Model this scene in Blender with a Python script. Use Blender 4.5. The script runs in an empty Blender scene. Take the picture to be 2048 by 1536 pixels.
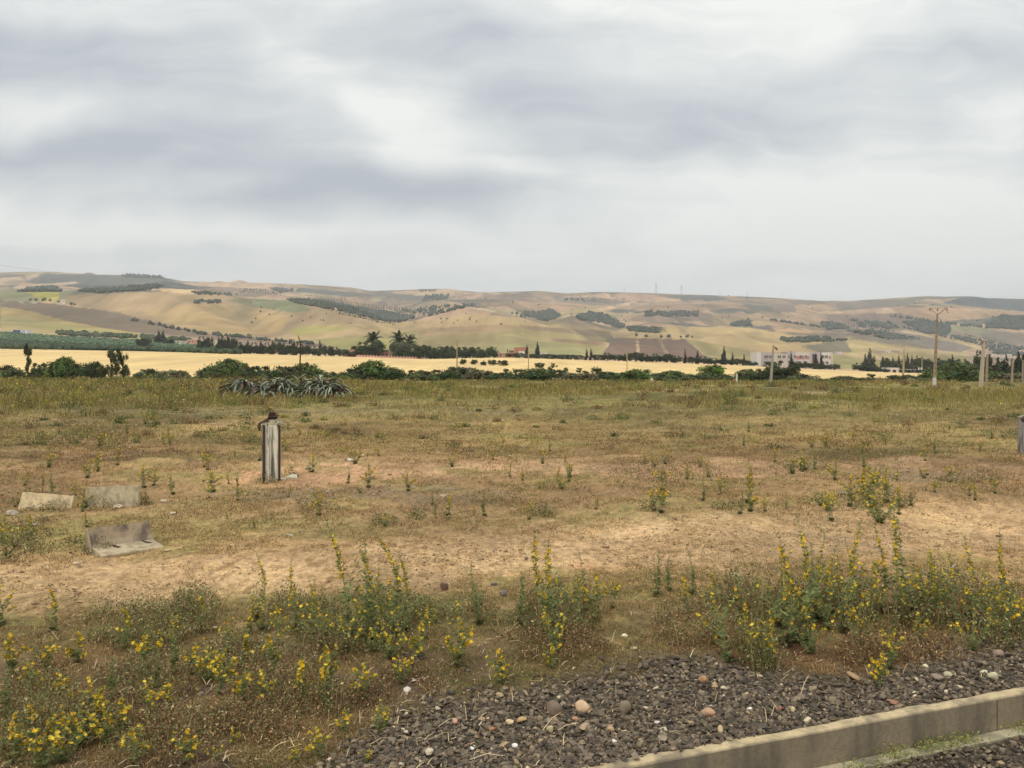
import bpy, math, random
import numpy as np
from mathutils import Vector

# ------------------------------------------------------------------ camera, sky, sun, exposure
sc = bpy.context.scene
F, HX, HY, CAMZ = 1700.0, 1024.0, 712.0, 3.0       # focal length and horizon in photograph pixels, eye height in metres
cam_d = bpy.data.cameras.new('camera')
cam = bpy.data.objects.new('camera', cam_d); sc.collection.objects.link(cam)
cam.location = (0, 0, CAMZ); cam.rotation_euler = (math.radians(90), 0, 0)
cam_d.sensor_width = 36.0; cam_d.lens = 36.0 * F / 2048.0
cam_d.shift_y = -(768.0 - HY) / 2048.0
cam_d.clip_start = 0.1; cam_d.clip_end = 30000
sc.camera = cam

SUN_EL, SUN_AZ = math.radians(52), math.radians(205)   # azimuth clockwise from +Y
world = bpy.data.worlds.new('World'); sc.world = world; world.use_nodes = True
def build_sky():
    nt = world.node_tree; nt.nodes.clear(); N = nt.nodes.new; L = nt.links.new
    out = N('ShaderNodeOutputWorld'); bg = N('ShaderNodeBackground'); bg.inputs['Strength'].default_value = 0.1
    L(bg.outputs[0], out.inputs['Surface'])
    sky = N('ShaderNodeTexSky'); sky.sky_type = 'NISHITA'; sky.sun_disc = False
    sky.sun_elevation = SUN_EL; sky.sun_rotation = SUN_AZ
    tc = N('ShaderNodeTexCoord'); sep = N('ShaderNodeSeparateXYZ'); L(tc.outputs['Generated'], sep.inputs[0])
    def M(op, a, b=None, clamp=False):
        m = N('ShaderNodeMath'); m.operation = op; m.use_clamp = clamp
        for i, x in enumerate((a, b)):
            if x is None: continue
            if hasattr(x, 'links'): L(x, m.inputs[i])
            else: m.inputs[i].default_value = x
        return m.outputs[0]
    yy = M('MAXIMUM', sep.outputs['Y'], 0.12); zz = M('MAXIMUM', sep.outputs['Z'], 0.0)
    u = M('DIVIDE', sep.outputs['X'], yy); v = M('DIVIDE', zz, yy)
    comb = N('ShaderNodeCombineXYZ'); L(u, comb.inputs[0]); L(v, comb.inputs[1])
    # cloud deck coordinates: compressed towards the horizon like a real flat layer
    zc = M('ADD', zz, 0.10)
    deck = N('ShaderNodeCombineXYZ'); L(M('DIVIDE', sep.outputs['X'], zc), deck.inputs[0]); L(M('DIVIDE', sep.outputs['Y'], zc), deck.inputs[1])
    n1 = N('ShaderNodeTexNoise'); n1.inputs['Scale'].default_value = 0.62; n1.inputs['Detail'].default_value = 3; n1.inputs['Roughness'].default_value = 0.5; n1.inputs['Distortion'].default_value = 0.2
    mp = N('ShaderNodeMapping'); mp.inputs['Rotation'].default_value = (0, 0, 0.35); mp.inputs['Scale'].default_value = (0.65, 1.1, 1); mp.inputs['Location'].default_value = (3.1, 7.4, 0)
    L(deck.outputs[0], mp.inputs['Vector']); L(mp.outputs[0], n1.inputs['Vector'])
    # warp of the big cloud masses
    n2 = N('ShaderNodeTexNoise'); n2.inputs['Scale'].default_value = 5.5; n2.inputs['Detail'].default_value = 2; n2.inputs['Roughness'].default_value = 0.55
    L(comb.outputs[0], n2.inputs['Vector'])
    s1 = N('ShaderNodeVectorMath'); s1.operation = 'SUBTRACT'; L(n2.outputs['Color'], s1.inputs[0]); s1.inputs[1].default_value = (0.5, 0.5, 0.5)
    s2 = N('ShaderNodeVectorMath'); s2.operation = 'MULTIPLY'; L(s1.outputs[0], s2.inputs[0]); s2.inputs[1].default_value = (0.26, 0.07, 0)
    s3 = N('ShaderNodeVectorMath'); s3.operation = 'ADD'; L(comb.outputs[0], s3.inputs[0]); L(s2.outputs[0], s3.inputs[1])
    acc = M('MULTIPLY', M('SUBTRACT', n1.outputs[0], 0.5), 1.5)
    acc = M('ADD', M('MULTIPLY', acc, .7), 0.40)
    blobs = SKY_BLOBS
    for (px, py, rx, ry, ang, amt) in blobs:
        m = N('ShaderNodeMapping'); m.vector_type = 'TEXTURE'
        m.inputs['Location'].default_value = ((px - HX) / F, (HY - py) / F, 0)
        m.inputs['Rotation'].default_value = (0, 0, math.radians(ang))
        m.inputs['Scale'].default_value = (rx / F, ry / F, 1)
        L(s3.outputs[0], m.inputs['Vector'])
        ln = N('ShaderNodeVectorMath'); ln.operation = 'LENGTH'; L(m.outputs[0], ln.inputs[0])
        mr = N('ShaderNodeMapRange'); mr.interpolation_type = 'SMOOTHERSTEP'
        L(ln.outputs['Value'], mr.inputs['Value'])
        mr.inputs['From Min'].default_value = 0.0; mr.inputs['From Max'].default_value = 1.7
        mr.inputs['To Min'].default_value = amt * .8; mr.inputs['To Max'].default_value = 0.0
        acc = M('ADD', acc, mr.outputs[0])
    st = N('ShaderNodeTexNoise'); st.inputs['Scale'].default_value = 1.0; st.inputs['Detail'].default_value = 6; st.inputs['Roughness'].default_value = 0.5; st.inputs['Distortion'].default_value = 0.2
    ms = N('ShaderNodeMapping'); ms.inputs['Scale'].default_value = (1.7, 10.0, 1); ms.inputs['Rotation'].default_value = (0, 0, .05); L(s3.outputs[0], ms.inputs['Vector']); L(ms.outputs[0], st.inputs['Vector'])
    sf = N('ShaderNodeTexNoise'); sf.inputs['Scale'].default_value = 1.0; sf.inputs['Detail'].default_value = 7; sf.inputs['Roughness'].default_value = 0.6; sf.inputs['Distortion'].default_value = 0.8
    mf = N('ShaderNodeMapping'); mf.inputs['Scale'].default_value = (7.0, 19.0, 1); mf.inputs['Rotation'].default_value = (0, 0, -.08); mf.inputs['Location'].default_value = (4, 2, 0); L(s3.outputs[0], mf.inputs['Vector']); L(mf.outputs[0], sf.inputs['Vector'])
    acc = M('ADD', acc, M('MULTIPLY', M('SUBTRACT', st.outputs[0], .5), 2.0))
    acc = M('ADD', acc, M('MULTIPLY', M('SUBTRACT', sf.outputs[0], .5), .65))
    # the deck thins towards the horizon
    hz = N('ShaderNodeMapRange'); L(v, hz.inputs['Value']); hz.inputs['From Min'].default_value = 0.05; hz.inputs['From Max'].default_value = 0.22
    hz.inputs['To Min'].default_value = 0.38; hz.inputs['To Max'].default_value = 1.0
    acc = M('MULTIPLY', acc, hz.outputs[0], True)
    ramp = N('ShaderNodeValToRGB'); L(acc, ramp.inputs[0])
    e = ramp.color_ramp.elements
    e[0].position = 0.0; e[0].color = (0.83, 0.84, 0.80, 1)
    e[1].position = 1.0; e[1].color = (0.415, 0.45, 0.50, 1)
    k = e.new(0.42); k.color = (0.635, 0.66, 0.66, 1)
    sc7 = N('ShaderNodeVectorMath'); sc7.operation = 'SCALE'; L(ramp.outputs[0], sc7.inputs[0]); sc7.inputs['Scale'].default_value = 10.2
    zb = N('ShaderNodeMapRange'); zb.interpolation_type = 'SMOOTHSTEP'; L(zz, zb.inputs['Value']); zb.inputs['From Min'].default_value = .42; zb.inputs['From Max'].default_value = .9; zb.inputs['To Min'].default_value = 10.2; zb.inputs['To Max'].default_value = 17.0; L(zb.outputs[0], sc7.inputs['Scale'])
    mix = N('ShaderNodeMix'); mix.data_type = 'RGBA'; mix.inputs['Factor'].default_value = 0.94
    L(sky.outputs[0], mix.inputs['A']); L(sc7.outputs[0], mix.inputs['B'])
    L(mix.outputs['Result'], bg.inputs['Color'])
SKY_BLOBS = [  # x, y, radius x, radius y (photo pixels as directions), tilt, darkness
    (150, 120, 420, 75, -4, .55), (300, 300, 430, 85, -6, .55), (640, 390, 330, 60, -4, .6), (900, 110, 260, 110, -10, .45),
    (1180, 245, 330, 80, -6, .5), (1350, 310, 300, 50, 0, .35), (1800, 150, 430, 70, 6, .45), (2000, 90, 260, 50, 0, .3),
    (950, 400, 240, 45, 0, .3), (250, 415, 300, 30, 4, .25), (130, 500, 280, 22, 0, .2), (560, 130, 120, 60, -30, .1),
    (90, 225, 190, 62, -5, -.75), (800, 240, 150, 62, -12, -.45), (640, 170, 160, 60, -30, -.35), (60, 440, 220, 40, -3, -.4),
    (470, 468, 330, 24, 0, -.35), (1550, 20, 260, 60, 8, -.25), (1600, 400, 500, 70, 0, -.35), (1960, 380, 200, 80, 0, -.3),
    (430, 370, 130, 22, 8, -.3), (520, 30, 420, 50, 0, -.2), (1250, 470, 700, 60, 0, -.35), (1600, 250, 200, 40, -8, .2)]
build_sky()
sun_d = bpy.data.lights.new('sun', 'SUN'); sun_d.energy = 0.9; sun_d.angle = math.radians(14); sun_d.color = (1.0, 0.95, 0.87)
sun = bpy.data.objects.new('sun', sun_d); sc.collection.objects.link(sun)
sd = Vector((math.sin(SUN_AZ) * math.cos(SUN_EL), math.cos(SUN_AZ) * math.cos(SUN_EL), math.sin(SUN_EL)))
sun.rotation_euler = sd.to_track_quat('Z', 'Y').to_euler(); sun.location = (0, -20, 60)
sc.view_settings.view_transform = 'Standard'; sc.view_settings.look = 'None'
sc.view_settings.exposure = 0.26; sc.view_settings.gamma = 1.0

# ------------------------------------------------------------------ helpers
R = np.random.default_rng(7); random.seed(7)
KALB = 1.10
def lin(c):
    c = np.asarray(c, float) / 255.0
    return np.where(c <= 0.04045, c / 12.92, ((c + 0.055) / 1.055) ** 2.4)
def A(c): return lin(c) * KALB                        # albedo for a colour judged from the photograph
_T = [np.random.default_rng(100 + i).random((256, 256)) for i in range(4)]
def vnoise(x, y, k=0):
    T = _T[k]; xi = np.floor(x).astype(int); yi = np.floor(y).astype(int)
    fx = x - xi; fy = y - yi; fx = fx * fx * (3 - 2 * fx); fy = fy * fy * (3 - 2 * fy)
    a = T[xi & 255, yi & 255]; b = T[(xi + 1) & 255, yi & 255]; c = T[xi & 255, (yi + 1) & 255]; d = T[(xi + 1) & 255, (yi + 1) & 255]
    return (a * (1 - fx) + b * fx) * (1 - fy) + (c * (1 - fx) + d * fx) * fy
def fbm(x, y, o=4, k=0):
    s = 0; a = 1.0; t = 0
    for i in range(o):
        s = s + a * vnoise(x * 2 ** i + 17.3 * i, y * 2 ** i + 5.1 * i, (k + i) % 4); t += a; a *= 0.5
    return s / t                                     # 0..1
def sstep(a, b, x):
    t = np.clip((x - a) / (b - a), 0, 1); return t * t * (3 - 2 * t)

def attr_mat(name, rough=0.9, scale=30.0, var=0.25, bump=0.0, bscale=60.0, spec=0.2, detail=4, stain=None, trans=0.0):
    m = bpy.data.materials.new(name); m.use_nodes = True; nt = m.node_tree; N = nt.nodes.new; L = nt.links.new
    b = nt.nodes['Principled BSDF']; b.inputs['Roughness'].default_value = rough; b.inputs['Specular IOR Level'].default_value = spec
    at = N('ShaderNodeAttribute'); at.attribute_name = 'Col'
    geo = N('ShaderNodeNewGeometry')
    no = N('ShaderNodeTexNoise'); no.inputs['Scale'].default_value = scale; no.inputs['Detail'].default_value = detail; no.inputs['Roughness'].default_value = 0.65
    L(geo.outputs['Position'], no.inputs['Vector'])
    mr = N('ShaderNodeMapRange'); L(no.outputs[0], mr.inputs['Value'])
    mr.inputs['From Min'].default_value = 0.25; mr.inputs['From Max'].default_value = 0.75
    mr.inputs['To Min'].default_value = 1 - var; mr.inputs['To Max'].default_value = 1 + var
    mu = N('ShaderNodeVectorMath'); mu.operation = 'SCALE'; L(at.outputs['Color'], mu.inputs[0]); L(mr.outputs[0], mu.inputs['Scale'])
    last = mu.outputs[0]
    if stain:                                         # (stain colour, amount, scale vector)
        n2 = N('ShaderNodeTexNoise'); n2.inputs['Scale'].default_value = 1.0; n2.inputs['Detail'].default_value = 6
        mp = N('ShaderNodeMapping'); mp.inputs['Scale'].default_value = stain[2]; tc = N('ShaderNodeTexCoord')
        L(tc.outputs['Object'], mp.inputs['Vector']); L(mp.outputs[0], n2.inputs['Vector'])
        r2 = N('ShaderNodeMapRange'); L(n2.outputs[0], r2.inputs['Value']); r2.inputs['From Min'].default_value = 0.47; r2.inputs['From Max'].default_value = 0.62
        r2.inputs['To Max'].default_value = stain[1]
        mx = N('ShaderNodeMix'); mx.data_type = 'RGBA'; L(r2.outputs[0], mx.inputs['Factor']); L(last, mx.inputs['A'])
        mx.inputs['B'].default_value = (*stain[0], 1); last = mx.outputs['Result']
    L(last, b.inputs['Base Color'])
    if bump:
        n3 = N('ShaderNodeTexNoise'); n3.inputs['Scale'].default_value = bscale; n3.inputs['Detail'].default_value = 6; L(geo.outputs['Position'], n3.inputs['Vector'])
        bp = N('ShaderNodeBump'); bp.inputs['Strength'].default_value = 0.8; bp.inputs['Distance'].default_value = bump
        L(n3.outputs[0], bp.inputs['Height']); L(bp.outputs[0], b.inputs['Normal'])
    return m
def link(name, me, parent=None):
    o = bpy.data.objects.new(name, me); sc.collection.objects.link(o)
    if parent is not None: o.parent = parent
    return o
def tag(o, label=None, cat=None, group=None, kind=None):
    if label: o['label'] = label
    if cat: o['category'] = cat
    if group: o['group'] = group
    if kind: o['kind'] = kind
    return o
def empty(name, loc=(0, 0, 0), rz=0):
    o = bpy.data.objects.new(name, None); sc.collection.objects.link(o); o.location = loc; o.rotation_euler = (0, 0, rz)
    o.empty_display_size = 0.2
    return o
def npmesh(name, V, Fc, col, mat, smooth=False):
    """V (n,3), Fc (m,k) indices, col (n,3) or (3,)"""
    V = np.asarray(V, np.float32); Fc = np.asarray(Fc, np.int32); me = bpy.data.meshes.new(name)
    m, k = Fc.shape
    me.vertices.add(len(V)); me.vertices.foreach_set('co', V.ravel())
    me.loops.add(m * k); me.loops.foreach_set('vertex_index', Fc.ravel())
    me.polygons.add(m); me.polygons.foreach_set('loop_start', np.arange(0, m * k, k, dtype=np.int32))
    me.polygons.foreach_set('loop_total', np.full(m, k, np.int32))
    me.polygons.foreach_set('use_smooth', np.full(m, smooth, bool))
    me.update(calc_edges=True)
    a = me.color_attributes.new('Col', 'FLOAT_COLOR', 'POINT')
    c = np.ones((len(V), 4), np.float32); c[:, :3] = np.asarray(col); a.data.foreach_set('color', c.ravel())
    me.materials.append(mat); return me
class MB:                                             # small mixed-polygon builder for built things
    def __init__(s): s.v = []; s.f = []; s.c = []
    def add(s, vs, fs, col):
        b = len(s.v); s.v += [tuple(p) for p in vs]; s.f += [tuple(i + b for i in f) for f in fs]; s.c += [tuple(col)] * len(vs)
    def box(s, x0, x1, y0, y1, z0, z1, col):
        s.add([(x0,y0,z0),(x1,y0,z0),(x1,y1,z0),(x0,y1,z0),(x0,y0,z1),(x1,y0,z1),(x1,y1,z1),(x0,y1,z1)],
              [(0,3,2,1),(4,5,6,7),(0,1,5,4),(1,2,6,5),(2,3,7,6),(3,0,4,7)], col)
    def tube(s, pts, rad, col, n=6):
        pts = [Vector(p) for p in pts]; rings = []
        for i, p in enumerate(pts):
            d = (pts[min(i + 1, len(pts) - 1)] - pts[max(i - 1, 0)]).normalized()
            a = d.orthogonal().normalized() if abs(d.z) < .9 else Vector((1, 0, 0)).cross(d).normalized()
            if abs(d.z) < .9: a = d.cross(Vector((0, 0, 1))).normalized()
            b = d.cross(a); r = rad[i] if hasattr(rad, '__len__') else rad
            rings.append([p + (a * math.cos(2 * math.pi * k / n) + b * math.sin(2 * math.pi * k / n)) * r for k in range(n)])
        vs = [q for r in rings for q in r]
        fs = [(i * n + k, i * n + (k + 1) % n, (i + 1) * n + (k + 1) % n, (i + 1) * n + k) for i in range(len(pts) - 1) for k in range(n)]
        fs += [tuple(range(n))[::-1], tuple((len(pts) - 1) * n + k for k in range(n))]
        s.add(vs, fs, col)
    def prism(s, prof, x0, x1, col, axis='x'):        # profile in (y,z) extruded along x
        n = len(prof)
        if axis == 'x': vs = [(x0, p[0], p[1]) for p in prof] + [(x1, p[0], p[1]) for p in prof]
        else: vs = [(p[0], x0, p[1]) for p in prof] + [(p[0], x1, p[1]) for p in prof]
        fs = [(i, (i + 1) % n, n + (i + 1) % n, n + i) for i in range(n)] + [tuple(range(n))[::-1], tuple(range(n, 2 * n))]
        s.add(vs, fs, col)
    def mesh(s, name, mat, smooth=False, bevel=0):
        me = bpy.data.meshes.new(name); me.from_pydata(s.v, [], s.f); me.update()
        import bmesh
        bm = bmesh.new(); bm.from_mesh(me); cl = bm.verts.layers.float_color.new('Col')
        for i, v in enumerate(bm.verts): v[cl] = (*s.c[i], 1)
        bmesh.ops.recalc_face_normals(bm, faces=bm.faces)
        if bevel: bmesh.ops.bevel(bm, geom=list(bm.edges), offset=bevel, segments=2, affect='EDGES')
        for f in bm.faces: f.smooth = smooth
        bm.to_mesh(me); bm.free(); me.materials.append(mat); return me
    def build(s, name, mat, parent=None, **k): return link(name, s.mesh(name, mat, **k), parent)
def children(o): return [c for c in bpy.data.objects if c.parent is o]
def copy_thing(o, kids):
    c = o.copy(); sc.collection.objects.link(c)
    for ch, subs in kids:
        d = ch.copy(); sc.collection.objects.link(d); d.parent = c
        for sb in subs:
            e = sb.copy(); sc.collection.objects.link(e); e.parent = d
    return c
ORD = ['first', 'second', 'third', 'fourth', 'fifth', 'sixth', 'seventh', 'eighth', 'ninth', 'tenth', 'eleventh', 'twelfth', '13th', '14th', '15th',
       '16th', '17th', '18th', '19th', '20th', '21st', '22nd', '23rd', '24th', '25th', '26th', '27th', '28th', '29th', '30th', '31st', '32nd', '33rd', '34th', '35th', '36th', '37th', '38th', '39th', '40th'] + [str(i) + 'th' for i in range(41, 90)]

# ------------------------------------------------------------------ terrain
def curve(pts, sig=10):
    xs = np.arange(-400, 2452, 4.0); p = np.array(pts, float); y = np.interp(xs, p[:, 0], p[:, 1])
    k = np.exp(-0.5 * (np.arange(-30, 31) * 4.0 / sig) ** 2); k /= k.sum()
    return np.convolve(np.pad(y, 30, mode='edge'), k, 'valid')
CX = np.arange(-400, 2452, 4.0)
wheat_far = curve([(0,697),(260,702),(512,708),(700,714),(850,719),(1024,716),(1270,724),(1450,729),(1600,737),(1770,745),(2048,752)], 20)
foot = curve([(0,657),(130,662),(300,674),(480,690),(700,703),(850,711),(1024,709),(1400,721),(1700,730),(2048,737)], 30)
crest1 = curve([(-200,580),(0,582),(110,585),(210,585),(290,579),(380,581),(420,588),(512,600),(580,605),(640,613),(700,622),(770,640),(790,645),(815,641),(850,630),(920,616),(960,620),(1024,631),(1092,643),(1150,630),(1180,645),(1236,657),(1300,646),(1345,645),(1420,655),(1500,658),(1600,668),(1690,679),(1740,675),(1800,683),(1900,700),(2048,712)], 8)
midc = curve([(-200,570),(0,572),(150,571),(290,576),(330,567),(450,579),(600,592),(700,600),(790,618),(860,601),(1000,598),(1100,610),(1180,607),(1250,613),(1400,608),(1536,613),(1650,626),(1800,609),(1900,614),(2048,625),(2300,620)], 14)
skyl = curve([(-200,556),(0,547),(60,545),(110,546),(200,551),(260,552),(320,556),(370,565),(430,567),(520,567),(600,570),(700,576),(740,583),(780,582),(870,579),(900,580),(960,586),(1024,585),(1080,583),(1130,588),(1200,585),(1290,587),(1360,590),(1430,592),(1536,596),(1640,603),(1700,603),(1780,598),(1850,593),(1930,596),(2048,599),(2250,596)], 6)
def z_of(py, Y): return CAMZ - Y * (py - HY) / F
c130 = curve([(0,757),(2048,764)]); c200 = curve([(0,742),(1000,749),(2048,758)])
rings = [(60, c130 * 0), (95, c130 * 0 - 0.12), (130, z_of(c130, 130)), (200, z_of(c200, 200)), (450, z_of(wheat_far, 450)),
         (500, z_of(wheat_far + .3, 500)), (700, z_of(.6 * wheat_far + .4 * foot, 700)), (1000, z_of(foot, 1000)), (1450, z_of(.52 * foot + .48 * crest1, 1450)), (2000, z_of(crest1, 2000)),
         (2350, z_of(crest1, 2000) * .93), (2800, z_of(.5 * crest1 + .5 * midc, 2800)), (3300, z_of(midc, 3300)), (3600, z_of(midc, 3300) * .95),
         (4100, z_of(.45 * midc + .55 * skyl, 4100)), (4600, z_of(skyl, 4600)), (5200, z_of(skyl, 4600) * .8)]
RY = np.log(np.array([r[0] for r in rings])); RZ = np.array([r[1] for r in rings])
SL = np.diff(RZ, axis=0) / np.diff(RY)[:, None]
TG = np.zeros_like(RZ); TG[1:-1] = np.where(SL[:-1] * SL[1:] > 0, 2 * SL[:-1] * SL[1:] / (SL[:-1] + SL[1:] + 1e-12), 0); TG[0] = 0; TG[-1] = SL[-1]
# the kerb line: back edge through two measured points
KP, KD = np.array([0.452, 6.148]), np.array([1.0, 0.366]) / math.hypot(1, .366)
KN = np.array([KD[1], -KD[0]])                        # points towards the camera
def kerb_dist(X, Y): return (X - KP[0]) * KN[0] + (Y - KP[1]) * KN[1]    # >0: camera side
def H(X, Y):
    X = np.asarray(X, float); Y = np.asarray(Y, float)
    Yc = np.clip(Y, 60, 5200); px = np.clip(HX + F * X / np.maximum(Yc, 1), -396, 2444)
    ci = (px + 400) / 4.0; c0 = np.clip(ci.astype(int), 0, len(CX) - 2); fr = ci - c0
    ly = np.log(Yc); k = np.clip(np.searchsorted(RY, ly, side='right') - 1, 0, len(RY) - 2)
    def g(T, kk): return T[kk, c0] * (1 - fr) + T[kk, c0 + 1] * fr
    h = RY[k + 1] - RY[k]; t = (ly - RY[k]) / h
    z = (2*t**3 - 3*t**2 + 1) * g(RZ, k) + (t**3 - 2*t**2 + t) * h * g(TG, k) + (-2*t**3 + 3*t**2) * g(RZ, k + 1) + (t**3 - t**2) * h * g(TG, k + 1)
    # gullies and swells on the hills, vanishing at the measured crests
    hill = sstep(1100, 1500, Y) * (1 - .999 * np.exp(-((Y - 2000) / 180) ** 2)) * (1 - .999 * np.exp(-((Y - 3300) / 200) ** 2)) * (1 - sstep(4150, 4500, Y))
    rg = np.abs(fbm(X / 380 + 3 + Y / 900, Y / 620, 5, 1) - .5) * 2
    z = z + hill * ((rg - .35) * 70 + (np.abs(fbm(X / 150 + 9, Y / 260, 4, 2) - .5) - .15) * 45)
    mid = sstep(60, 150, Y) * (1 - sstep(700, 1000, Y))
    z = z + mid * (fbm(X / 60, Y / 60, 3, 2) - .5) * .9 * np.clip(Y / 400, .15, 1)
    near = 1 - sstep(60, 100, Y)
    nz = (fbm(X / 3.1, Y / 3.1, 5, 3) - .5) * .22 + (fbm(X / 14, Y / 14, 2, 0) - .5) * .25 + (fbm(X / .35, Y / .35, 3, 1) - .5) * .035
    calm = sstep(.0, 1.5, -kerb_dist(X, Y))
    nz = nz * (.25 + .75 * calm) - .012
    # low bank at the left, its dark face towards the viewer
    pyf = HY + F * CAMZ / np.maximum(Y, 1); pxr = HX + F * X / np.maximum(Y, 1)
    nz = nz + .16 * sstep(20.5, 23.5, Y + (fbm(X / 2, Y / 2, 2) - .5)) * (1 - sstep(26, 34, Y)) * (1 - sstep(-7, -3, X))
    # earth mound among the weeds
    nz = nz + .85 * np.exp(-(((X + 24.2) / 1.5) ** 2 + ((Y - 55) / 1.5) ** 2))
    # weedy bank in the foreground
    nz = nz + .10 * np.exp(-(((X - 3.0) / 2.6) ** 2 + ((Y - 9.6) / .7) ** 2)) + .08 * np.exp(-(((X + 1.5) / 2) ** 2 + ((Y - 8.7) / .6) ** 2))
    z = z + near * nz
    kd = kerb_dist(X, Y); inside = near * sstep(.03, .10, kd)
    z = z * (1 - inside) + inside * (-.275 - .12 * np.clip(kd - .2, 0, 2) + (fbm(X * 3, Y * 3, 2) - .5) * .02)
    return z

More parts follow.
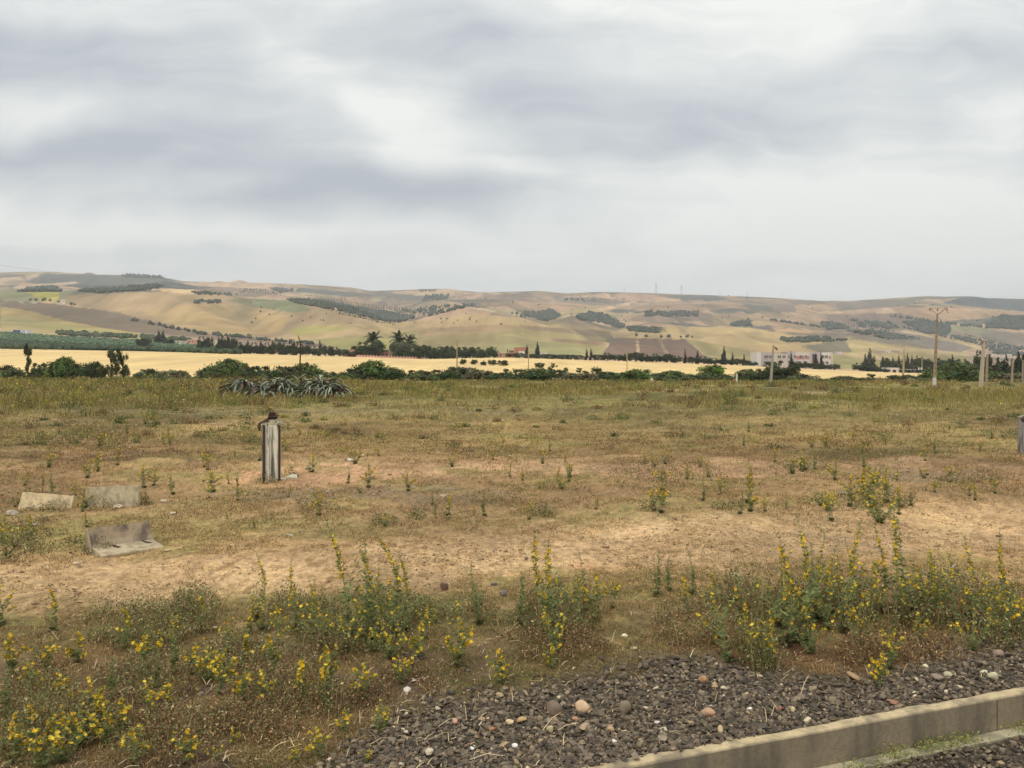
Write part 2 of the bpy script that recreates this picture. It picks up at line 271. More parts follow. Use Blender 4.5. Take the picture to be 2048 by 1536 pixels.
def inpoly(px, py, poly):
    r = np.zeros(px.shape, bool); n = len(poly); j = n - 1
    for i in range(n):
        xi, yi = poly[i]; xj, yj = poly[j]
        c = ((yi > py) != (yj > py)) & (px < (xj - xi) * (py - yi) / (yj - yi + 1e-9) + xi); r ^= c; j = i
    return r
FIELDS = [  # outline in photograph pixels (carried on to the land it covers), colour
 ([(125,592),(260,578),(420,584),(512,597),(600,603),(790,643),(700,662),(600,692),(480,682),(330,652),(235,625),(130,608)], (163,145,110)),
 ([(285,622),(400,606),(520,612),(580,632),(560,667),(480,674),(380,657),(310,637)], (170,150,106)),
 ([(0,578),(150,580),(125,600),(60,602),(0,600)], (136,140,104)), ([(45,580),(120,582),(116,601),(85,603)], (172,166,84)),
 ([(455,600),(520,597),(590,603),(625,620),(590,626),(500,613)], (124,130,94)),
 ([(0,600),(60,603),(130,610),(235,625),(330,650),(420,668),(512,676),(660,690),(640,694),(512,684),(400,674),(260,664),(140,644),(60,622),(0,612)], (118,107,88)),
 ([(0,612),(60,622),(140,644),(260,664),(420,682),(300,678),(130,657),(0,634)], (165,148,96)),
 ([(0,632),(60,639),(160,651),(290,672),(400,683),(300,681),(130,666),(0,646)], (152,146,98)),
 ([(0,646),(130,666),(110,672),(0,660)], (165,152,108)),
 ([(0,662),(120,671),(300,680),(480,697),(560,704),(480,707),(280,701),(0,683)], (84,104,76)),
 ([(0,681),(140,689),(280,697),(480,705),(500,710),(260,704),(0,700)], (60,72,50)),
 ([(560,668),(600,652),(690,648),(790,646),(850,640),(930,626),(1024,634),(1240,662),(1215,672),(1024,656),(820,664),(700,676),(600,688)], (172,154,112)),
 ([(578,660),(600,652),(660,652),(700,657),(650,667),(590,671)], (162,156,98)),
 ([(620,680),(700,671),(770,669),(820,662),(900,654),(1024,650),(1210,668),(1212,712),(1100,722),(850,725),(750,715),(680,700)], (152,143,98)),
 ([(640,684),(720,676),(800,678),(860,690),(700,704)], (156,152,96)), ([(830,660),(1000,648),(1060,655),(960,668),(850,672)], (160,140,104)),
 ([(1000,690),(1080,683),(1150,692),(1200,700),(1205,712),(1010,706)], (146,144,98)),
 ([(1030,650),(1225,663),(1215,677),(1150,668),(1060,660)], (138,120,94)), ([(1100,677),(1208,682),(1205,690),(1110,684)], (140,120,94)),
 ([(1225,662),(1330,652),(1500,655),(1700,690),(1720,712),(1500,702),(1370,679),(1225,676)], (178,160,114)),
 ([(1370,678),(1440,690),(1500,700),(1540,740),(1430,722)], (152,143,95)),
 ([(1480,688),(1650,698),(1690,720),(1520,712)], (172,152,108)),
 ([(1227,676),(1370,678),(1425,724),(1202,712)], (116,98,82)), ([(1272,680),(1277,680),(1279,706),(1273,706)], (165,148,116)), ([(1318,680),(1323,680),(1338,708),(1330,708)], (150,134,104)),
 ([(1690,674),(1760,672),(1850,688),(1940,712),(1800,720),(1690,706)], (164,152,104)), ([(1605,692),(1690,679),(1705,704),(1640,707)], (120,116,94)),
 ([(1700,688),(1930,702),(1940,712),(1800,703),(1700,696)], (184,168,122)), ([(1540,706),(1700,712),(1800,735),(1680,738)], (150,145,96)),
 ([(1720,720),(1930,714),(1940,738),(1760,742)], (146,140,92)),
 ([(1740,655),(1960,690),(1920,705),(1700,678)], (128,120,104)), ([(1790,655),(2025,694),(1990,704),(1880,678)], (178,158,114)),
 ([(1900,650),(2048,668),(2048,692),(2000,688)], (132,124,108)), ([(1900,650),(1975,655),(1985,668),(1900,662)], (140,140,104)),
 # the farther hills
 ([(48,563),(90,547),(180,550),(260,551),(330,555),(362,566),(430,576),(300,584),(200,584),(120,570)], (96,102,92)),
 ([(150,580),(200,574),(330,570),(300,580),(200,588)], (78,88,78)), ([(30,584),(60,575),(110,572),(125,584)], (78,88,80)),
 ([(20,574),(60,570),(150,563),(158,567),(80,574),(40,579)], (196,174,138)), ([(0,556),(45,552),(50,563),(0,567)], (190,168,134)), ([(50,552),(88,546),(75,553),(55,562)], (192,172,136)),
 ([(280,577),(400,579),(425,589),(380,589)], (192,172,132)), ([(360,566),(520,565),(742,582),(722,588),(560,577),(400,573)], (190,168,134)),
 ([(600,575),(720,586),(790,592),(700,594),(590,583)], (100,106,96)), ([(430,580),(520,576),(560,590),(480,594)], (150,134,112)),
 ([(740,584),(850,582),(920,590),(890,600),(800,602)], (112,112,100)), ([(760,584),(900,578),(960,587),(900,594),(830,590)], (186,164,130)),
 ([(620,596),(720,598),(800,620),(700,614)], (160,136,106)), ([(770,600),(830,605),(820,622),(780,618)], (168,142,112)),
 ([(850,592),(900,589),(895,600),(840,604)], (102,106,96)), ([(990,590),(1060,584),(1070,595),(1000,596)], (138,122,102)),
 ([(960,605),(1100,600),(1200,612),(1100,622),(980,618)], (176,150,118)), ([(1100,592),(1280,600),(1240,612),(1120,605)], (138,130,112)),
 ([(1190,618),(1270,602),(1275,606),(1200,624)], (192,168,132)), ([(1150,590),(1290,588),(1360,598),(1250,602)], (182,156,124)),
 ([(1350,592),(1430,590),(1460,600),(1370,604)], (102,106,98)), ([(1260,606),(1400,600),(1500,612),(1380,625),(1270,622)], (158,138,112)),
 ([(1400,602),(1540,608),(1560,622),(1480,618)], (178,152,118)), ([(1480,606),(1570,616),(1560,626),(1500,620)], (104,106,98)),
 ([(1240,640),(1320,622),(1420,626),(1430,640),(1300,646)], (136,122,102)), ([(1420,634),(1560,630),(1570,650),(1440,652)], (176,156,116)),
 ([(1590,610),(1660,608),(1670,625),(1595,625)], (182,156,116)), ([(1540,608),(1590,606),(1592,625),(1545,622)], (134,120,106)),
 ([(1670,605),(1800,600),(1820,612),(1680,622)], (126,120,104)), ([(1780,617),(1960,612),(1975,636),(1860,645),(1800,632)], (174,148,114)),
 ([(1650,628),(1800,626),(1880,645),(1800,662),(1660,650)], (134,118,104)), ([(1540,640),(1640,648),(1650,668),(1550,664)], (176,150,112)),
 ([(1885,606),(1930,594),(2100,594),(2100,626),(1960,616)], (84,94,92)), ([(1965,645),(2005,632),(2100,630),(2100,662),(1975,656)], (84,88,78)),
 ([(1952,618),(2048,624),(2048,632),(1990,632)], (170,146,114)), ([(1800,644),(1830,642),(1900,650),(1900,668),(1850,668)], (104,102,90)),
]
def clamp01(x): return np.clip(x, 0, 1)
def mixc(c, t, k):
    k = clamp01(k)[:, None]; return c * (1 - k) + np.asarray(t) * k
SOFT = [  # near-ground patches: x, y, rx, ry in photograph pixels, colour, strength
 (250,926,330,15,(88,70,48),.85), (450,822,700,7,(134,124,102),.4), (1250,936,760,18,(180,144,108),.95),(640,955,170,24,(176,138,104),.9), (330,846,420,13,(146,122,86),.6),
 (800,852,500,10,(150,120,80),.5), (1300,870,260,18,(150,128,84),.6), (1750,905,250,14,(96,88,55),.6), (750,990,300,16,(120,104,84),.6), (1880,950,150,16,(120,104,84),.6),
 (200,1075,260,40,(120,112,66),.6), (650,1060,200,20,(125,115,70),.5), (1900,1030,300,30,(170,136,98),.5), (1280,1160,160,30,(160,120,88),.5), (740,1250,190,70,(96,88,52),.7),
 (1120,1265,120,50,(96,84,52),.7), (1750,1235,380,60,(100,82,52),.75), (1500,1290,120,40,(108,76,54),.6), (250,1260,260,60,(104,92,56),.7), (520,1400,300,70,(96,80,66),.7),
 (800,1360,160,40,(92,74,56),.6), (150,1480,300,80,(84,66,48),.7), (1700,1300,260,25,(108,80,58),.6), (1620,785,60,4,(165,142,104),.8),(1330,780,120,4,(160,138,100),.5), (30,755,40,5,(165,140,110),.6),
 (1430,880,300,16,(140,112,76),.5), (560,965,120,14,(165,128,95),.5), (900,920,300,12,(165,130,95),.5)]
def ground_colour(X, Y, px, py):
    n1 = fbm(X / 1.6, Y / 1.6, 4, 0); n2 = fbm(X / .5, Y / .5, 3, 2); n3 = fbm(X / 6, Y / 6, 3, 1)
    pyw = py + (n1 - .5) * 60 * clamp01((py - 730) / 500) + (n3 - .5) * 20
    T = [(750,108,100,54),(800,116,108,62),(830,128,112,70),(850,138,118,76),(890,134,112,72),(920,152,122,84),(960,146,117,82),(1000,142,115,80),(1050,148,122,86),
         (1090,168,136,94),(1160,166,133,92),(1210,128,108,72),(1300,112,94,66),(1400,100,86,68),(1536,88,74,60),(2000,88,74,60)]
    T = np.array(T, float); c = np.stack([np.interp(pyw, T[:, 0], T[:, i]) for i in (1, 2, 3)], 1)
    ctr = np.interp(px, [-400, 0, 500, 1000, 1500, 2048, 2450], [1215, 1180, 1158, 1118, 1080, 1040, 1020])
    d = np.abs(py + (n1 - .5) * 50 - ctr) / (48 - 6 * (px / 2048))
    c = mixc(c, (174,144,108), (1 - sstep(.55, 1.7, d)) * .82)
    for (x, y, rx, ry, col, s) in SOFT:
        q = np.sqrt(((px - x) / rx) ** 2 + ((py - y + (n1 - .5) * ry * 2) / ry) ** 2) + (n2 - .5) * .9
        c = mixc(c, col, (1 - sstep(.55, 1.15, q)) * s)
    g = sstep(.5, .66, n1 * .6 + n2 * .4)
    c = mixc(c, (98,96,54), g * .5 * np.clip(sstep(.7, 1.5, d) + .25, 0, 1))
    c = mixc(c, (160,128,90), sstep(.55, .7, n2) * .45)
    n4 = fbm(X / .16, Y / .22, 3, 3); c = mixc(c, (84,66,44), sstep(.58, .72, n4) * .5); c = c * (1 + (n4 - .5)[:, None] * .5)
    c = c * (1 + (n3 - .5)[:, None] * .5 + (n1 - .5)[:, None] * .4)
    # ballast beds
    kd = kerb_dist(X, Y); gb = gravel_zone(px, py, n1, n2)
    c = mixc(c, (78,70,60), np.maximum(gb, (kd > 0) * 1.0) * .9)
    c = c * 1.06
    return np.clip(c, 5, 250)
def gravel_zone(px, py, n1, n2):
    edge = np.interp(px, [600, 700, 800, 900, 1050, 1200, 1300, 1450, 1550, 1700, 1850, 2048, 2450], [1560, 1500, 1430, 1415, 1395, 1360, 1342, 1330, 1345, 1345, 1310, 1285, 1240])
    return sstep(-42, 30, py - edge + (n1 - .5) * 60 + (n2 - .5) * 30) * (px > 480)

def fld_colour(X, Y, px, py, seed=3):
    r = np.random.default_rng(seed); ns = 1500
    sx = r.uniform(-4200, 4200, ns); sy = r.uniform(700, 5000, ns)
    wx = X + (fbm(X / 200, Y / 200, 3, 0) - .5) * 220; wy = Y + (fbm(X / 200, Y / 200, 3, 2) - .5) * 260
    idx = np.zeros(len(X), int); A_ = .35
    for s in range(0, len(X), 60000):
        dd = ((wx[s:s+60000, None] - sx) * .75) ** 2 + ((wy[s:s+60000, None] - sy) * 1.25) ** 2; idx[s:s+60000] = dd.argmin(1)
    pal = np.array([(180,156,122),(166,146,116),(196,174,138),(148,132,110),(128,118,102),(160,142,112),(188,164,128),(116,114,98),(174,150,122),(106,108,96),(168,156,116),(140,124,106)], float)
    c = pal[r.integers(0, len(pal), ns)][idx]
    jx = px + (fbm(X / 30, Y / 30, 2, 1) - .5) * 5; jy = py + (fbm(X / 30, Y / 30, 2, 3) - .5) * 2.4
    for poly, col in FIELDS:
        m = inpoly(jx, jy, poly)
        if m.any(): c[m] = col
    n = fbm(X / 120, Y / 120, 4, 0); n2 = fbm(X / 30, Y / 90, 4, 2)
    c = c * (1 + (n - .5)[:, None] * .28 + (n2 - .5)[:, None] * .22)
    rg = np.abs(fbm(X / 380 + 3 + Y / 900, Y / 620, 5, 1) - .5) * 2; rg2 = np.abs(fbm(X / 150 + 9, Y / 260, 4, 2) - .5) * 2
    gul = np.maximum((1 - sstep(.02, .16, rg)) * .6, (1 - sstep(.01, .10, rg2)) * .4) * sstep(1300, 1900, Y)      # darker olive along the gullies, fold contrast put into the colour
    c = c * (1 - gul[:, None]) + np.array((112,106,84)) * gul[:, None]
    gy = c.mean(1, keepdims=True); c = gy + (c - gy) * 1.0
    c = c * np.array((1.02, .975, .97)) * (1 + (fbm(X / 12, Y / 300, 3, 1) - .5)[:, None] * .12)
    return np.clip(c, 5, 250)

def make_terrain():
    us = np.concatenate([np.linspace(-1.3, -.74, 30)[:-1], np.linspace(-.74, .74, 800), np.linspace(.74, 1.3, 30)[1:]])
    back = np.linspace(-14, 4.2, 40)[:-1]
    nearY = CAMZ * F / np.arange(CAMZ * F / 4.2, CAMZ * F / 62, -2.0)
    midY = np.exp(np.linspace(math.log(62.5), math.log(1000), 170))
    rows = np.concatenate([back, nearY, midY])
    def grid(us, rows):
        W = np.maximum(rows, 5.5); X = us[None, :] * W[:, None]; Y = np.repeat(rows[:, None], len(us), 1)
        X = X.ravel(); Y = Y.ravel(); Z = H(X, Y); return X, Y, Z
    X, Y, Z = grid(us, rows); nc = len(us); nr = len(rows)
    Ys = np.maximum(Y, 3); px = HX + F * X / Ys; py = HY + F * (CAMZ - Z) / Ys; pyflat = HY + F * CAMZ / Ys
    colN = np.zeros((len(X), 3)); m = Y < 110
    colN[m] = ground_colour(X[m], Y[m], px[m], pyflat[m])
    m2 = ~m
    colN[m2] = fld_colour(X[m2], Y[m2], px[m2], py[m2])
    # weedy verge before the crop, thin olive strip
    mv = (Y > 100) & (Y < 165); colN[mv] = colN[mv] * .0 + np.array((122,114,68)) * (1 + (fbm(X[mv] / 3, Y[mv] / 3, 3) - .5)[:, None] * .5)
    wh_edge = np.interp(px, CX, wheat_far)
    wheat = (Y > 150) & (Y < 452) & (px < 1900 + (452 - Y) * .3 + (fbm(X / 20, Y / 20, 2) - .5) * 40)
    nw = fbm(X / 4, Y / 25, 4, 1)
    cw = np.array((212,182,127)) * (1 + (nw - .5)[:, None] * .16 + (fbm(X / 40, Y / 60, 3, 2) - .5)[:, None] * .14)
    colN[wheat] = cw[wheat]
    right_scrub = (Y > 150) & (Y < 452) & ~wheat; colN[right_scrub] = np.array((98,96,58)) * (1 + (nw[right_scrub] - .5)[:, None] * .4)
    i, j = np.meshgrid(np.arange(nr - 1), np.arange(nc - 1), indexing='ij'); a = (i * nc + j).ravel()
    Q = np.stack([a, a + 1, a + nc + 1, a + nc], 1)
    ctr = np.interp(px, [-400, 0, 500, 1000, 1500, 2048, 2450], [1215, 1180, 1158, 1118, 1080, 1040, 1020])
    track = (np.abs(pyflat + (fbm(X / 1.6, Y / 1.6, 4, 0) - .5) * 50 - ctr) < 50 - 6 * (px / 2048)) & (Y < 60) & (Y > 6)
    ballast = (Y < 12) & ((kerb_dist(X, Y) > -.02) | (gravel_zone(px, pyflat, fbm(X / 1.6, Y / 1.6, 4, 0), fbm(X / .5, Y / .5, 3, 2)) > .5))
    cls = np.where(wheat, 2, np.where(track, 1, np.where(ballast, 3, 0)))[Q[:, 0]]
    V = np.stack([X, Y, Z], 1)
    gm = attr_mat('ground_soil', .95, 14.0, .5, .03, 45.0, .1, 10)
    wm = attr_mat('ripe_wheat', .9, 2.5, .12, .06, 5.0, .1, 4)
    for k, (name, mat) in {0: ('ground', gm), 1: ('dirt_track', gm), 2: ('wheat_field', wm), 3: ('ballast_bed', gm)}.items():
        f = Q[cls == k]; used, inv = np.unique(f.ravel(), return_inverse=True)
        o = link(name, npmesh(name, V[used], inv.reshape(f.shape), A(colN[used]), mat, True)); tag(o, kind='structure')
        tag(o, label={0: 'dry weedy ground of the rail yard and valley floor', 1: 'bare sandy vehicle track across the yard', 2: 'strip of ripe golden wheat', 3: 'bed under the dark crushed ballast'}[k])
    # hills
    us = np.concatenate([np.linspace(-1.3, -.78, 60)[:-1], np.linspace(-.78, .78, 1300), np.linspace(.78, 1.3, 60)[1:]]); rows = np.concatenate([np.linspace(1000, 2060, 130)[:-1], np.linspace(2060, 3350, 130)[:-1], np.linspace(3350, 4640, 140), [4800, 5000, 5200]])
    X, Y, Z = grid(us, rows); nc = len(us); nr = len(rows); px = HX + F * X / Y; py = HY + F * (CAMZ - Z) / Y
    # join the valley floor's edge exactly
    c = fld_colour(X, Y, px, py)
    i, j = np.meshgrid(np.arange(nr - 1), np.arange(nc - 1), indexing='ij'); a = (i * nc + j).ravel(); Q = np.stack([a, a + 1, a + nc + 1, a + nc], 1)
    hm = attr_mat('hill_fields', .95, .035, .12, 1.2, .05, .05, 8)
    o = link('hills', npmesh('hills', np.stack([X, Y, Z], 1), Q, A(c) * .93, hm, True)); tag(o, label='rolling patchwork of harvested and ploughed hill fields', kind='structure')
make_terrain()

# first visible hit of a photograph direction on the land
_hy = np.concatenate([CAMZ * F / np.arange(1200, 85, -2.0), np.exp(np.linspace(math.log(61), math.log(4620), 900))])
_hx = np.arange(-200, 2260, 4.0)
_GX, _GY = np.meshgrid(_hx, _hy, indexing='ij')
_PY = HY + F * (CAMZ - H(((_GX - HX) / F * _GY).ravel(), _GY.ravel()).reshape(_GX.shape)) / _GY
_PM = np.minimum.accumulate(_PY, axis=1)
def hit(px, py):
    """photo pixels -> world points on the land (arrays); sky directions give nan"""
    px = np.atleast_1d(np.asarray(px, float)); py = np.atleast_1d(np.asarray(py, float)); out = np.full((len(px), 3), np.nan)
    ci = np.clip(((px + 200) / 4).round().astype(int), 0, len(_hx) - 1)
    for n in range(len(px)):
        row = -_PM[ci[n]]; k = np.searchsorted(row, -py[n])
        if k <= 0: k = 1
        if k >= len(_hy): continue
        a, b = -row[k - 1], -row[k]; t = 0 if a == b else (a - py[n]) / (a - b); t = min(max(t, 0), 1)
        Y = _hy[k - 1] + t * (_hy[k] - _hy[k - 1]); out[n, 0] = (px[n] - HX) / F * Y; out[n, 1] = Y
    ok = ~np.isnan(out[:, 0]); out[ok, 2] = H(out[ok, 0], out[ok, 1]); return out
def at(px, Y):                                        # a foot point on the land at a given depth
    X = (px - HX) / F * Y; return X, Y, float(H(X, Y))

# ------------------------------------------------------------------ haze
def make_haze():
    b = MB(); b.box(-7000, 7000, -300, 5300, -60, 640, (1, 1, 1))
    m = bpy.data.materials.new('haze_air'); m.use_nodes = True; nt = m.node_tree
    nt.nodes.remove(nt.nodes['Principled BSDF']); v = nt.nodes.new('ShaderNodeVolumePrincipled')
    v.inputs['Color'].default_value = (.985, .99, 1, 1); v.inputs['Density'].default_value = HAZE; v.inputs['Anisotropy'].default_value = .2
    nt.links.new(v.outputs[0], nt.nodes['Material Output'].inputs['Volume'])
    o = b.build('haze', m); tag(o, label='thin pale haze lying over the valley', kind='stuff')
HAZE = 1.25e-4
make_haze()

# ------------------------------------------------------------------ leaf clouds and plants
def rand_unit(n):
    v = R.normal(size=(n, 3)); return v / np.linalg.norm(v, axis=1)[:, None]
def leaf_quads(P, size, col, flat=.0, jit=.18, aspect=.55):
    """diamond leaves at points P; size (n,), col (n,3)"""
    n = len(P); d = rand_unit(n); d[:, 2] += .25; d /= np.linalg.norm(d, axis=1)[:, None]
    w = np.cross(d, rand_unit(n)); w /= np.linalg.norm(w, axis=1)[:, None] + 1e-9
    s = np.asarray(size) * np.ones(n); a = d * (s / 2)[:, None]; b = w * (s * aspect / 2)[:, None]
    V = np.stack([P - a, P + b, P + a, P - b], 1).reshape(-1, 3); Fc = np.arange(4 * n).reshape(n, 4)
    c = np.clip(col * (1 + R.normal(0, jit, (n, 1))), .004, .95); return V, Fc, np.repeat(c, 4, 0)
def blob_points(blobs, n, shell=.55):
    B = np.array(blobs); w = (B[:, 3] ** 2); w = w / w.sum(); k = R.choice(len(B), n, p=w)
    rr = R.random(n) ** shell; v = rand_unit(n) * rr[:, None] * B[k, 3:4] * (1 + .25 * R.normal(size=(n, 1)) * .5)
    if B.shape[1] > 4: v[:, 2] *= B[k, 4]
    return B[k, :3] + v, k
M_leaf = attr_mat('foliage', .7, 3.0, .12, 0, 1, .25)
M_bark = attr_mat('bark', .9, 12.0, .25, .01, 40, .1)
GREEN_D, GREEN_M, GREEN_O, GREEN_B = (66,76,44), (86,98,54), (98,104,76), (96,116,52)

def crown_mesh(name, blobs, n, leaf, col, clump_var=.25):
    P, k = blob_points(blobs, n); P[:, 2] = np.maximum(P[:, 2], .01)
    cv = 1 + R.normal(0, clump_var, len(blobs)); tint = R.normal(0, .1, (len(blobs), 3))
    c = A(col) * 1.0; c = c[None, :] * np.clip(cv[k], .55, 1.6)[:, None] * (1 + tint[k])
    V, Fc, cc = leaf_quads(P, leaf * (.6 + .9 * R.random(n)), c); return npmesh(name, V, Fc, cc, M_leaf)
def limb_mesh(name, paths, col):
    b = MB()
    for pts, rad in paths: b.tube(pts, rad, A(col), 5)
    return b.mesh(name, M_bark)

PROTO = {}
def proto(kind, parts):
    PROTO[kind] = parts                               # list of (part name, mesh)
def spawn(kind, name, loc, scale, rz, label, cat, group=None):
    e = empty(name, loc, rz); e.scale = scale
    for pn, me in PROTO[kind]: link(pn, me, e)
    tag(e, label, cat, group); return e

def make_bushes():
    for q, col in enumerate([(78,90,52), (96,112,60), (98,102,66), (74,82,52), (110,104,74)]):
        bl = []
        for i in range(22):
            a = R.uniform(0, 6.28); d = R.random() ** .6 * .40; r = R.uniform(.09, .15); topz = .56 * math.sqrt(max(.05, 1 - (d / .5) ** 2)) - r * .8
            bl.append((math.cos(a) * d, math.sin(a) * d, R.uniform(.3, 1.0) * max(.06, topz), r))
        for i in range(10): a = R.uniform(0, 6.28); bl.append((math.cos(a) * .36, math.sin(a) * .3, R.uniform(.05, .16), .10))
        for i in range(7): x_ = R.uniform(-.34, .34); bl.append((x_, R.uniform(-.2, .2), .50 * math.sqrt(1 - (x_ / .5) ** 2) - R.uniform(.02, .08), R.uniform(.05, .08)))
        st = [([(0, 0, 0), (R.uniform(-.2, .2), R.uniform(-.2, .2), .5)], [.02, .006]) for _ in range(5)]
        proto(f'bush{q}', [('foliage', crown_mesh('bush_foliage', bl, 5200, .046, col)), ('stem', limb_mesh('bush_stems', st, (95,80,62)))])
def make_round():
    for q, col in enumerate([GREEN_D, GREEN_M, GREEN_O, (74,80,50), GREEN_B]):
        bl = []
        for i in range(20):
            a = R.uniform(0, 6.28); d = R.random() ** .5 * .34; zc = R.uniform(.18, .9 - d * .7); bl.append((math.cos(a) * d, math.sin(a) * d, zc, R.uniform(.10, .18)))
        for i in range(6): bl.append((R.uniform(-.42, .42), R.uniform(-.3, .3), R.uniform(.2, .85), .07))
        st = [([(0, 0, 0), (.01, 0, .25), (.0, .02, .5)], [.035, .028, .012])]
        for _ in range(6):
            a = R.uniform(0, 6.28); st.append(([(0, 0, .18), (math.cos(a) * .15, math.sin(a) * .15, .45), (math.cos(a) * .28, math.sin(a) * .28, .68)], [.02, .012, .004]))
        proto(f'round{q}', [('crown', crown_mesh('tree_crown', bl, 4200, .055, col)), ('trunk', limb_mesh('tree_trunk', st, (85,70,55)))])
def make_cypress():
    for q, col in enumerate([(58,60,44), (66,72,48), (72,78,56)]):
        bl = []
        for i in range(26):
            z = .06 + .92 * (i / 26); w = .5 * (1 - z) ** .7 * (.55 + .7 * R.random()); a = R.uniform(0, 6.28); o = w * .55
            bl.append((math.cos(a) * o, math.sin(a) * o, z, max(.05, w * .42)))
        bl.append((0, 0, .97, .035))
        # stored 1 wide, 1 high; scaled slim when placed
        proto(f'cypress{q}', [('crown', crown_mesh('conifer_crown', bl, 2200, .075, col)), ('trunk', limb_mesh('conifer_trunk', [([(0, 0, 0), (0, 0, .5), (0, 0, .95)], [.05, .03, .005])], (80,66,54)))])
def make_sparse():
    for q in range(2):
        bl = []; st = [([(0, 0, 0), (.04, 0, .3), (-.03, .02, .6), (.02, 0, .9)], [.03, .024, .015, .005])]
        for i in range(9 if q == 0 else 16):
            a = R.uniform(0, 6.28); z = R.uniform(.28, .95) if q == 0 else R.uniform(.15, .8); d = R.uniform(.1, .34) * (1.1 - z * .5) * (1 if q == 0 else 1.25)
            p = (math.cos(a) * d, math.sin(a) * d, z); bl.append((*p, R.uniform(.07, .12) if q == 0 else R.uniform(.09, .15))); st.append(([(0, 0, max(.1, z - .25)), p], [.012, .004]))
        proto(f'sparse{q}', [('crown', crown_mesh('open_crown', bl, 1800 if q == 0 else 3000, .05, (72,78,46))), ('trunk', limb_mesh('open_trunk', st, (80,66,50)))])
def make_palm():
    V = []; Fc = []; n = 0; cols = []
    for i in range(44):
        a = i * 2.399; up = R.uniform(-.2, 1.35); Ls = R.uniform(.42, .55); p = np.array([0, 0, .70]); d = np.array([math.cos(a) * math.cos(up), math.sin(a) * math.cos(up), math.sin(up)])
        side = np.array([-math.sin(a), math.cos(a), 0]); segs = 9
        for s in range(segs):
            q = p + d * Ls / segs; d = d + np.array([0, 0, -.16]); d /= np.linalg.norm(d)
            ll = .12 * (1 - abs(s / segs - .45)) + .01
            for sg in (-1, 1):
                for t in (0, .33, .66):
                    o = p + (q - p) * t; tip = o + side * sg * ll * .8 + d * ll * .6 + np.array([0, 0, -.03]); w = d * .02
                    V += [o - w, o + w, tip]; Fc.append((n, n + 1, n + 2)); n += 3; cols += [A((84,88,58)) * R.uniform(.7, 1.2)] * 3
            V += [p - side * .006, p + side * .006, q]; Fc.append((n, n + 1, n + 2)); n += 3; cols += [A((120,112,70))] * 3
            p = q
    tr = MB(); tr.tube([(0, 0, 0), (.01, 0, .35), (0, 0, .7)], [.06, .05, .055], A((86,72,56)), 8)
    proto('palm', [('fronds', npmesh('palm_fronds', np.array(V), np.array(Fc), np.array(cols), M_leaf)), ('trunk', tr.mesh('palm_trunk', M_bark))])
make_bushes(); make_round(); make_cypress(); make_sparse(); make_palm()

ASP = {'bush': .6}
def plant_at(kind, name, px, top, wpx, Y, label, cat, group, foot_sink=.05, base=None):
    """a plant whose top shows at photo row `top`, `wpx` wide, standing on the land at depth Y"""
    X, Y, z = at(px, Y)
    h = CAMZ - Y * (top - HY) / F - z; h = max(h, .5); w = wpx / F * Y; q = ASP['bush'] if kind.startswith('bush') else .9 if kind.startswith('round') else 1
    return spawn(kind, name, (X, Y, z - foot_sink), (w, w, (h + foot_sink) / q), random.uniform(0, 6.28), label, cat, group)

HEDGE = [  # x, top row, width, depth, kind
 (12,728,70,122,2),(95,720,56,124,0),(130,711,64,122,1),(160,721,44,120,0),(188,717,34,118,3),(300,736,60,118,2),(350,738,50,118,4),
 (425,733,60,122,2),(456,715,76,124,1),(500,728,62,122,0),(540,727,70,124,0),(580,731,60,124,2),(612,724,56,126,1),(655,742,66,122,0),(690,744,50,120,0),
 (720,734,66,126,3),(745,719,82,128,1),(775,732,60,126,0),(815,737,70,126,0),(850,741,60,122,2),(885,736,60,124,0),(925,730,74,128,3),(955,737,60,124,4),
 (1003,744,60,122,0),(1040,734,70,126,0),(1080,736,70,128,1),(1115,736,66,126,0),(1152,744,70,120,4),(1200,740,80,124,0),(1240,742,70,126,0),(1275,738,80,124,1),(1318,748,60,122,2),
 (1345,741,80,126,1),(1385,750,60,122,2),(1410,745,60,124,1),(1440,747,60,120,0),(1500,734,60,128,0),(1530,738,50,126,3),(1605,748,60,122,2),(1640,757,50,118,4),
 (1690,752,50,120,2),(1722,755,60,118,4),(1762,757,60,118,2),(1800,749,66,122,3),(1840,757,60,118,4),(1865,742,60,130,1),(1885,728,64,150,0),(1908,722,70,160,1),(1935,733,70,140,0),(1962,728,70,140,3),(1992,742,60,126,1),(2025,745,70,122,4),(2060,742,70,122,2)]
def hedge_labels():
    for i, (x, t, w, Y, k) in enumerate(HEDGE):
        c = {0: 'dark green', 1: 'mid green', 2: 'dull olive', 3: 'dense dark', 4: 'brownish'}[k]
        sz = 'tall' if t < 732 else 'low'
        near = 'by the two small trees' if x < 320 else 'behind the agaves' if x < 700 else 'before the pink villa' if x < 900 else 'before the orchard row' if x < 1250 else 'before the ploughed field' if x < 1480 else 'before the long school' if x < 1700 else 'before the white wall' if x < 1850 else 'under the tall poles'
        plant_at(f'bush{k}', 'hedge_bush', x, t - 2, w * 1.42, Y, f'{sz} {c} bush {near}, {ORD[i % 40] if i < 40 else str(i + 1) + "th"} in the hedge from left', 'bush', 'bushes along the near edge of the wheat')
hedge_labels()
def T(kind, name, px, top, w, Y, label, cat='tree', group=None): return plant_at(kind, name, px, top, w, Y, label, cat, group)
T('sparse0', 'small_tree', 57, 683, 38, 112, 'spindly small tree with sparse leaf tufts, leftmost before the wheat')
T('sparse1', 'small_tree', 222, 686, 46, 110, 'dark open-crowned small tree with a taller lobe, before the wheat')
T('sparse1', 'small_tree', 246, 696, 34, 111, 'shorter dark tree touching the open-crowned one, before the wheat')
T('round4', 'round_tree', 1425, 727, 72, 132, 'bright green rounded tree standing in the hedge beside the white post')
T('round0', 'broad_tree', 1572, 720, 84, 128, 'big dark tree in front of the long school building')
